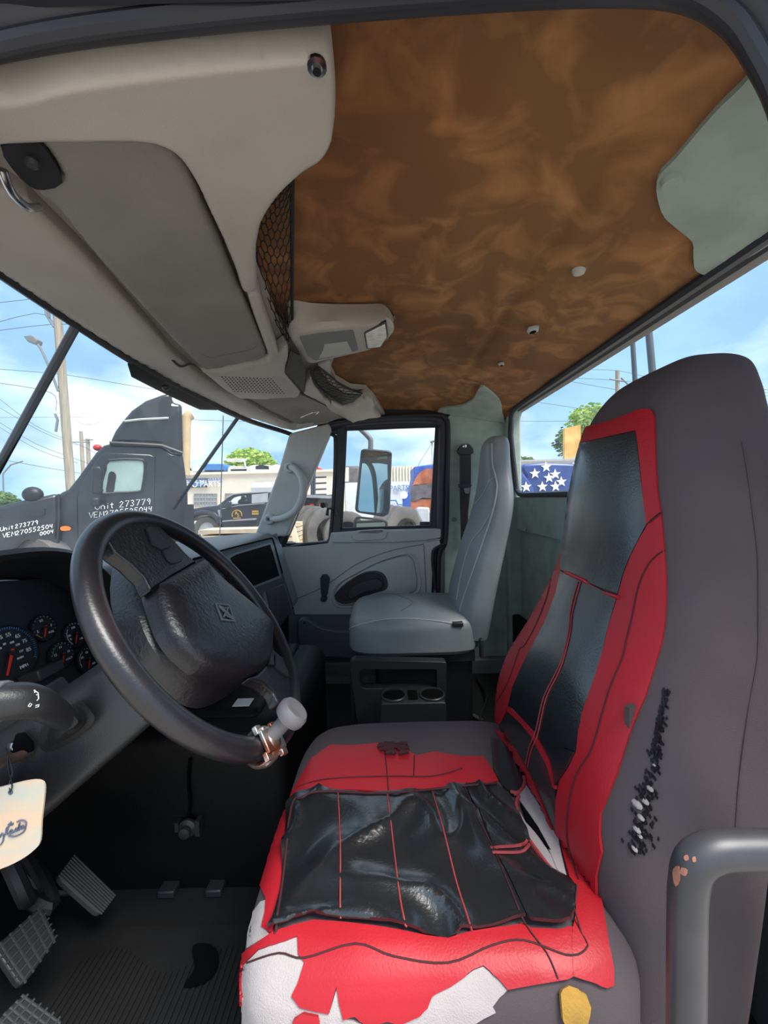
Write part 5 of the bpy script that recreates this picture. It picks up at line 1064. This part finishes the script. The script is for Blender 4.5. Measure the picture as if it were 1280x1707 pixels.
# trees
def foliage(c, r, n, sz, seed):
    random.seed(seed); b = B(); c = V(c)
    for i in range(n):
        d = V((random.gauss(0, 1), random.gauss(0, 1), random.gauss(0, 1))).normalized(); q = random.random()**.4
        lump = 1+.22*noise.noise(d*2.2+V((seed, 0, 0)))
        p = c+V((d.x*r[0], d.y*r[1], d.z*r[2]))*q*lump
        u, w, _ = frame(V((random.gauss(0, 1), random.gauss(0, 1), random.gauss(0, .6)))); s = sz*random.uniform(.6, 1.4)
        b.add([p-u*s, p+w*s*.5, p+u*s, p-w*s*.5], [(0, 1, 2, 3)])
    return b
def tree(name, label, px, py, Y, rx, rz, mat, n=2600, sz=.16, seed=1, h=None):
    c = onY(px, py, Y); t = T(name, label, 'tree', V((c.x, c.y, GZ)))
    O('crown', foliage(c, (rx, rx, rz), n, sz, seed), mat, t, kind='stuff', fixn=False)
    O('trunk', B().tube([V((c.x, c.y, GZ)), c], [.35, .15], 8), 'trunk', t)
tree('broadleaf_tree', 'round bright green tree rising behind the shop roof vehicles', 417, 776, 38, 2.4, 1.7, 'leaf', 3600, .2, 3)
tree('broadleaf_tree', 'small green tree low at the far left edge of the windshield', 4, 838, 30, 1.1, .8, 'leaf_dark', 900, .16, 5)
tree('broadleaf_tree', 'pale green tree beside the leaning billboard outside the rear window', 985, 705, 26, 1.5, 1.3, 'leaf', 1500, .15, 8)
tree('broadleaf_tree', 'sparse green tree below the leaning billboard outside the rear window', 945, 738, 25, .8, 1.0, 'leaf_dark', 700, .13, 9)
tree('broadleaf_tree', 'distant dark treetop outside rear window right of passenger headrest', 870, 771, 40, 1.3, .6, 'leaf_dark', 700, .16, 12)
# poles, lamps, wires
def pole(name, label, px, py0, Y, r, lean=0, arms=(), mat='wood_pole'):
    a = onY(px, py0, Y); t = T(name, label, 'pole', V((a.x+lean, Y, GZ)))
    O('shaft', B().tube([V((a.x+lean, Y, GZ)), a], [r*1.15, r], 12), mat, t)
    for L in arms: O('crossarm', B().tube(PY(L, Y-.12), .05, 6), 'lamp_metal', t)
    return t
pole('utility_pole', 'tall weathered wooden utility pole left of the black tractor', 96, 527, 17, .16, .25, ([(76, 503), (77, 525), (90, 545)], [(82, 510), (82, 530)], [(92, 690), (96, 700), (93, 720)]))
sl_ = T('street_lamp', 'cobra-head street lamp on long arm fixed to tall wooden pole', 'street lamp', onY(97, 650, 16.8))
O('arm', B().tube(cat(PY([(97, 652), (85, 620), (70, 585), (60, 571)], 16.8), 4, False), .05, 6), 'lamp_metal', sl_)
O('head', B().prism(PY([(38, 560), (52, 558), (62, 566), (60, 573), (46, 570)], 16.7), (0, .3, 0)), 'lamp_metal', sl_, .03)
pole('utility_pole', 'thin grey pole standing just right of the tall wooden pole', 135, 719, 34, .14)
pole('utility_pole', 'short wooden pole with small crossarm left of the tractor windscreen', 146, 731, 36, .16, 0, ([(138, 734), (155, 733)], [(112, 737), (150, 737)]))
pole('utility_pole', 'wooden pole with several wire arms outside the rear window left of the headrest', 1029, 618, 24, .12, 0, ([(1016, 632), (1042, 636)], [(1035, 630), (1046, 640)]))
pole('utility_pole', 'wooden pole outside the rear window right of the driver headrest', 1264, 650, 20, .12, 0, ([(1255, 662), (1275, 660)],))
sl2 = T('street_lamp', 'distant thin street lamp at the lower left of the windshield', 'street lamp', V((onY(6, 850, 40).x, 40, GZ)))
O('pole', B().tube([V((onY(6, 850, 40).x, 40, GZ)), onY(5, 790, 40), onY(18, 775, 40), onY(38, 769, 40)], .07, 6), 'lamp_metal', sl2)
W = [([(-40, 508), (40, 500), (76, 492)], 17), ([(-40, 548), (60, 522), (92, 540)], 17), ([(-40, 556), (95, 540), (160, 548), (240, 565)], 17), ([(-20, 614), (110, 625), (250, 648), (350, 660)], 20), ([(-20, 636), (60, 648), (92, 660), (93, 685)], 17), ([(-20, 696), (200, 696), (330, 700), (520, 706)], 26), ([(125, 700), (140, 707), (160, 706), (175, 698)], 26), ([(-20, 650), (60, 710), (140, 745), (200, 780)], 22), ([(-20, 668), (70, 720), (130, 742)], 22), ([(-20, 692), (60, 740), (140, 770), (180, 790)], 22), ([(-20, 700), (60, 748), (130, 772)], 22), ([(-20, 762), (80, 780), (140, 790)], 30), ([(965, 616), (1030, 618), (1100, 632), (1280, 655)], 24), ([(950, 630), (1029, 634), (1090, 640)], 24), ([(940, 634), (1029, 650)], 24), ([(880, 668), (1000, 686), (1029, 690)], 24), ([(848, 702), (960, 702), (1029, 700)], 24), ([(1200, 644), (1280, 650)], 20), ([(1210, 656), (1280, 660)], 20), ([(1220, 700), (1290, 701)], 20), ([(1225, 720), (1290, 722)], 20)]
for i, (L, Y) in enumerate(W):
    lab = ['topmost power line left of the tall wooden pole', 'second power line from top reaching the tall wooden pole', 'third power line from top passing behind the tall wooden pole', 'long power line crossing bright cloud above the tractor fairing', 'slack cable drooping onto the middle of the tall wooden pole', 'level power line running behind the tractor roof fairing', 'short sagging cable loop left of the tractor fairing', 'upper of four slanting lines left of the tractor', 'second of four slanting lines left of the tractor', 'third of four slanting lines left of the tractor', 'lowest of four slanting lines left of the tractor', 'lowest distant power line above the tractor hood', 'topmost power line outside the rear window', 'second power line from top outside the rear window', 'third power line from top outside the rear window', 'faint slanting line outside rear window above the starry trucks', 'lowest level line outside rear window beside passenger headrest', 'topmost line right of the driver headrest', 'second line right of the driver headrest', 'third line right of the driver headrest', 'lowest line right of the driver headrest'][i]
    side = 'ahead' if L[0][0] < 700 else 'behind the cab'
    O('power_line', B().tube(cat(PY(L, Y), 3, False), .012 if Y < 30 else .018, 4), 'wire', label=lab, catg='cable', group='overhead lines '+side)
# antenna seen through the windshield
O('whip_antenna', B().tube([V((onY(366, 905, 2.6).x, 2.6, GZ)), onY(366, 905, 2.6), onY(372, 693, 2.6)], .0035, 5), 'pole_dark', label='thin vertical whip antenna beyond the windshield in front of pickup', catg='antenna')
# ---------------------------------------------------------------- vent and door window view
def tyre(px, py, Y, r, yaw, lab, w=.14):
    c = onY(px, py, Y); ax = V((math.sin(yaw), math.cos(yaw), 0)); t = T('truck_tyre', lab, 'tyre', V((c.x, c.y, c.z-r)), 'worn tyres beyond the passenger door')
    O('tread', B().lathe([(r*.58, w), (r*.62, w+.01), (r*.9, w), (r, w*.85), (r, w*.15), (r*.9, 0), (r*.62, -.01), (r*.58, 0), (r*.56, .05), (r*.56, w*.9)], c, ax, 28), 'tyre', t)
    O('inner', B().lathe([(r*.57, w*.5), (.01, w*.5)], c, ax, 20), 'truck_dark', t)
for i, (x, y, r, yw_) in enumerate(((520, 884, .52, -.9), (534, 886, .52, -.85), (548, 889, .52, -.8), (580, 893, .50, -.5), (652, 884, .52, -.95), (664, 886, .52, -.9), (678, 890, .55, -.7))):
    tyre(x, y, 8.0-.06*i, r, yw_, ['leftmost worn tyre in the vent window row', 'second worn tyre from left in the vent window', 'rightmost worn tyre showing in the vent window', 'worn tyre at left bottom corner of the passenger window', 'tyre just right of the outside mirror', 'middle tyre right of the outside mirror', 'nearest large tyre right of outside mirror'][i])
O('lot_pad', B().box((-3.2, 6.6, GZ), (3.2, 9.9, -1.20)), 'asphalt', bpy.data.objects['ground'])
for k in range(5):
    O('timber_beam', B().box(onY(466, 872+k*8, 7.2), onY(497, 872+k*8+6, 7.2)+V((0, .5, 0))), 'timber', label=['topmost pale timber beam in stack behind vent window', 'second timber beam from top behind vent window', 'middle timber beam of stack behind vent window', 'fourth timber beam from top behind vent window', 'lowest visible timber beam behind vent window'][k], catg='timber', group='stacked timber')
O('timber_post', pr([(480, 866), (486, 864), (497, 905), (490, 908)], 6.9, .12), 'timber', label='leaning pale timber post in front of the timber stack', catg='timber')
for k in range(3):
    O('concrete_slab', B().box(onY(330, 884+k*10, 9.0), onY(440, 880+k*10+8, 9.0)+V((0, .8, 0))), 'timber', label=['upper pale slab lying below the black pickup', 'middle pale slab lying below the black pickup', 'lower pale slab lying below the black pickup'][k], catg='slab', group='pale slabs below the pickup')
fb = T('flatbed_truck', 'dark flatbed truck with red tail lamps seen through the vent window', 'truck', V((-1.4, 11.5, GZ)))
O('deck', pr([(494, 828), (560, 824), (560, 846), (494, 850)], 11, 2), 'truck_dark', fb); O('rail', pr([(492, 824), (552, 826), (552, 831), (492, 829)], 10.9, .1), 'wheel_steel', fb)
wheel(fb, 506, 868, 11.1, .45); wheel(fb, 540, 866, 11.1, .45)
O('axle_frame', B().box(V((onY(494, 848, 11).x, 11.5, GZ)), onY(556, 848, 11)+V((0, 1.2, 0))), 'truck_dark', fb)
for x in (500, 516, 532): O('tail_lamp', pr([(x, 840), (x+7, 840), (x+7, 844), (x, 844)], 10.95, .06), 'tail_red', fb)
rk = T('steel_rack', 'dark steel storage rack against the cream wall in vent window', 'rack', V((-3, 16, GZ)))
for x in (520, 524): O('upright', B().tube(PY([(x, 788), (x, 830)], 16)+[V((onY(x, 830, 16).x, 16, GZ))], .06, 5), 'pole_dark', rk)
for y in (796, 806, 816, 825): O('shelf_arm', B().tube(PY([(520, y), (544, y-1)], 16), .04, 5), 'pole_dark', rk)
wl = T('parts_wall', 'white wall painted with blue PARTS lettering beyond the outside mirror', 'wall', V((.4, 13.4, GZ)))
O('wall_face', B().box((onY(575, 800, 13.2).x, 13.2, GZ), (onY(760, 800, 13.2).x, 13.5, onY(650, 803, 13.2).z)), 'sign_white', wl)
P = onY(665, 814, 13.15); O('letters', put_text(B(), 'PARTS', .27, P, (1, 0, .03), TZ, extr=.01, sx=.85), 'sign_blue', wl)
P = onY(689, 813, 13.15); O('letters', put_text(B(), 'iN', .27, onY(682.5, 814, 13.15), (1, 0, .03), TZ, extr=.01, sx=.85), 'sign_blue', wl)
O('wall_pipe', B().tube(PY([(650, 834), (660, 834), (663, 841), (672, 841), (674, 834)], 13.1), .03, 5), 'sign_blue', wl)
ct = T('shipping_container', 'cream corrugated container above the white parts wall', 'container', V((1, 16.5, GZ)))
cb_ = onY(640, 803, 16); ce = onY(700, 776, 16)
O('box', B().box((cb_.x, 16.1, GZ), (ce.x, 18.5, ce.z)), 'container', ct)
for k in range(12): x = lerp(cb_.x, ce.x, (k+.5)/12); O('corrugation', B().box((x-.03, 16.03, cb_.z-1), (x+.04, 16.1, ce.z)), 'container', ct)
sc_ = T('scrap_pile', 'heap of dark scrap parts left of the outside mirror', 'scrap heap', V((-.9, 14.5, GZ)))
O('heap', B().box(V((onY(574, 806, 14).x, 14, GZ)), onY(600, 776, 14)+V((0, 1, 0))), 'tank_grey', sc_, .1); O('post', pr([(574, 779), (581, 779), (581, 803), (574, 803)], 13.9, .1), 'container', sc_)
tk = T('tanker_body', 'blue framed round tank end with rusty orange and grey face', 'tank', V((1.4, 10.5, GZ)))
O('frame', pr(zm([(830, 500), (1060, 465), (1100, 480), (1100, 1000), (800, 985), (800, 780), (835, 600)], 560, 700, .15625), 10.3, 1.5), 'tank_blue', tk, .03)
hc_ = cat2(zm([(800, 800), (820, 690), (870, 590), (940, 530), (1010, 520), (1100, 560), (1100, 690), (960, 680), (880, 690), (820, 700)], 560, 700, .15625), 2)
O('tank_head_top', pr(hc_, 10.2, .2), 'tank_rust', tk); O('tank_head_middle', pr(zm([(800, 860), (812, 705), (900, 690), (1060, 675), (1060, 840), (920, 830), (840, 870)], 560, 700, .15625), 10.19, .2), 'tank_grey', tk)
O('tank_head_lower', pr(zm([(798, 975), (800, 865), (870, 850), (1060, 840), (1060, 985)], 560, 700, .15625), 10.21, .2), 'tank_rust', tk)
O('stand', B().box((onY(690, 860, 10.3).x, 10.4, GZ), (onY(740, 860, 10.3).x, 11.6, onY(690, 850, 10.3).z)), 'truck_dark', tk)
O('panel', pr(zm([(708, 782), (790, 780), (795, 980), (712, 980)], 560, 700, .15625), 10.1, .1), 'tank_blue', tk); O('panel_bolt', B().lathe([(.1, 0), (.1, -.02)], onY(*zm([(725, 802)], 560, 700, .15625)[0], 10.1), (0, 1, 0), 10), 'sign_white', tk)
hl_ = T('scrap_headlamp', 'loose pale headlamp unit lying on the tyre right of mirror', 'headlamp', onY(707, 875, 7.3)); O('lens', B().prism(PY(zm([(850, 960), (880, 930), (1000, 935), (1000, 1110), (920, 1110), (880, 1030)], 560, 700, .15625), 7.3), (0, .2, 0)), 'awning', hl_, .03)
pole('mast', 'thin white mast behind the tank in the passenger window', 721, 735, 15, .06, 0, ([(717, 737), (724, 735)],), 'car_white')
O('guy_wire', B().tube([onY(721, 737, 15), onY(700, 770, 14.2), onY(684, 806, 13.25)], .012, 4), 'wire', label='thin guy wire slanting across the passenger window sky', catg='cable')
# ---------------------------------------------------------------- outside mirror of this truck
mm = bpy.data.materials.new('mirror_glass'); mm.use_nodes = True; p_ = mm.node_tree.nodes['Principled BSDF']; p_.inputs['Metallic'].default_value = 1; p_.inputs['Roughness'].default_value = .02; p_.inputs['Base Color'].default_value = (.40, .50, .46, 1); MAT['mirror_glass'] = mm
MZ = lambda L: zm(L, 560, 700, .15625)
om = T('outside_mirror', 'tall rectangular outside mirror on bent arm beyond the passenger window', 'mirror', onY(622, 900, 2.25))
mo = rnd(PY(MZ([(265, 320), (300, 305), (400, 310), (570, 325), (598, 350), (590, 560), (578, 940), (560, 1010), (500, 1035), (230, 990), (200, 960), (215, 800), (245, 500)]), 2.22), .01, 3)
O('housing', B().prism(mo, (.0, .06, 0)), 'black_plastic', om, .008)
gl = rnd([onP(x, y, V((onY(622, 800, 2.21).x, 2.21, 0)), V((-.12, 1, 0))) for x, y in MZ([(300, 335), (400, 335), (565, 350), (575, 380), (570, 560), (556, 940), (540, 1000), (250, 975), (235, 950), (250, 760), (285, 400)])], .006, 2)
O('mirror_glass', B().prism(gl, (0, .004, 0)), 'mirror_glass', om)
mo2 = rnd(PY(MZ([(190, 1060), (225, 1030), (520, 1060), (555, 1090), (550, 1230), (180, 1220)]), 2.22), .008, 3); O('spot_housing', B().prism(mo2, (0, .05, 0)), 'black_plastic', om, .006)
O('spot_glass', B().prism(rnd(PY(MZ([(220, 1075), (250, 1052), (500, 1080), (525, 1105), (520, 1200), (215, 1200)]), 2.214), .006, 3), (0, .004, 0)), 'mirror_glass', om)
O('mirror_arm', B().tube(cat(PY(MZ([(368, 320), (370, 230), (355, 190), (270, 105), (180, 20)]), 2.25)+[onY(575, 685, 1.96)], 4, False), .016, 10), 'lamp_metal', om)
O('lower_arm', B().tube(PY(MZ([(360, 1200), (360, 1400)]), 2.25)+[onY(618, 960, 1.95)], .016, 8), 'lamp_metal', om)
# ---------------------------------------------------------------- wiper arms on the windshield
def wiper(lab, a, c, r):
    t = T('wiper', lab, 'wiper', a, 'windshield wipers')
    O('blade', B().tube([a, c], r, 8), 'black_plastic', t); O('blade_edge', B().tube([a+V((.006, 0, -.004)), c+V((.006, 0, -.004))], r*.5, 6), 'rubber', t)
wiper('thick dark wiper bar on the driver side of the windshield', onX(-70, 900, -.93), onX(134, 528, -.585), .0075)
wiper('thinner dark wiper bar on the passenger side of the windshield', onX(288, 848, -.88), onX(401, 688, -.575), .0055)
O('camera_dome', B().ball(onY(276, 646, 1.05), (.010, .010, .008)), 'black_plastic', w1)
# ---------------------------------------------------------------- rear window view
def star(b, c, r, u, w, n, d=.01):
    b.prism([c+(u*math.cos(PI/2+k*PI/5)+w*math.sin(PI/2+k*PI/5))*(r if k % 2 == 0 else r*.4) for k in range(10)], n*d)
RZ = lambda L: zm(L, 780, 600, .390625)
for nm, lab, out, Y, stars in (('starry_truck_hood', 'dark blue truck hood painted with white stars beyond rear window', [(235, 445), (420, 440), (520, 470), (520, 640), (255, 640), (240, 560), (250, 500)], 9.0, [(285, 485), (345, 503), (372, 488), (317, 541), (373, 540), (335, 585), (333, 457), (398, 520), (390, 590)]), ('starry_truck_fender', 'rounded blue starry fender just right of the passenger headrest', [(165, 460), (215, 465), (260, 510), (285, 560), (285, 640), (165, 640)], 8.4, [(248, 542), (246, 588), (200, 500), (210, 560)])):
    t = T(nm, lab, 'truck', V((onY(880, 840, Y).x, Y+.6, GZ)))
    O('panel', B().prism(PY(cat2(RZ(out), 2), Y), (0, 1.4 if Y > 8.8 else .5, 0)), 'flag_blue', t, .06); O('undercarriage', B().box(onY(850, 838, Y)+V((0, .2, -2.2)), onY(940, 838, Y)+V((0, .45, .1))), 'truck_dark', t)
    for x, y in stars: b = B(); star(b, onY(*RZ([(x, y)])[0], Y-.01), .10*Y/9+.03, V((1, 0, .05)).normalized(), V((-.05, 0, 1)), V((0, -1, 0))); O('star', b, 'chalk', t)
O('pipe_roof', B().box(onY(848, 770, 14), onY(980, 764, 14)+V((0, 3, 0))), 'awning', label='low grey flat roof line behind the starry trucks', catg='roof')
bbd = T('billboard', 'faded orange billboard panel outside the rear window left of headrest', 'sign', onY(952, 770, 20)); O('panel', pr([(941, 714), (968, 708), (968, 760), (941, 768)], 20, .2), 'billboard', bbd); O('leg', B().tube([onY(950, 765, 20.1), V((onY(950, 765, 20.1).x, 20.1, GZ))], .1, 6), 'pole_dark', bbd)
for x0, y0, x1, y1, lab in ((1053, 548, 1060, 660, 'left thin vertical exhaust pipe outside rear window'), (1079, 528, 1090, 650, 'right thicker vertical exhaust pipe outside rear window')):
    O('exhaust_pipe', B().tube([onX(x0, y0, 1.1), onX(x1, y1, 1.1), onX(x1+6, 860, 1.1), V((onX(x1+6, 860, 1.1).x, onX(x1+6, 860, 1.1).y, GZ))], .010 if 'left' in lab else .0135, 10), 'pole_dark', label=lab, catg='pipe')
O('rear_antenna', B().tube([onX(855, 695, .9), onX(858, 838, .9), V((.9, onX(858, 838, .9).y, GZ))], .004, 5), 'pole_dark', label='thin vertical rod outside rear window beside passenger seat', catg='antenna')
vc = T('parked_van', 'white vehicle with blue stripe beyond the right end of rear window', 'vehicle', V((8.2, 8.2, GZ))); O('body', pr([(1240, 790), (1330, 785), (1330, 860), (1240, 860)], 8, 2), 'car_white', vc, .05); O('blue_hood', pr([(1242, 755), (1290, 745), (1330, 760), (1330, 790), (1242, 792)], 8.1, 1.8), 'car_blue', vc, .05); O('orange_lamp', pr([(1256, 741), (1300, 740), (1300, 752), (1256, 752)], 8.2, .4), 'orange', vc)
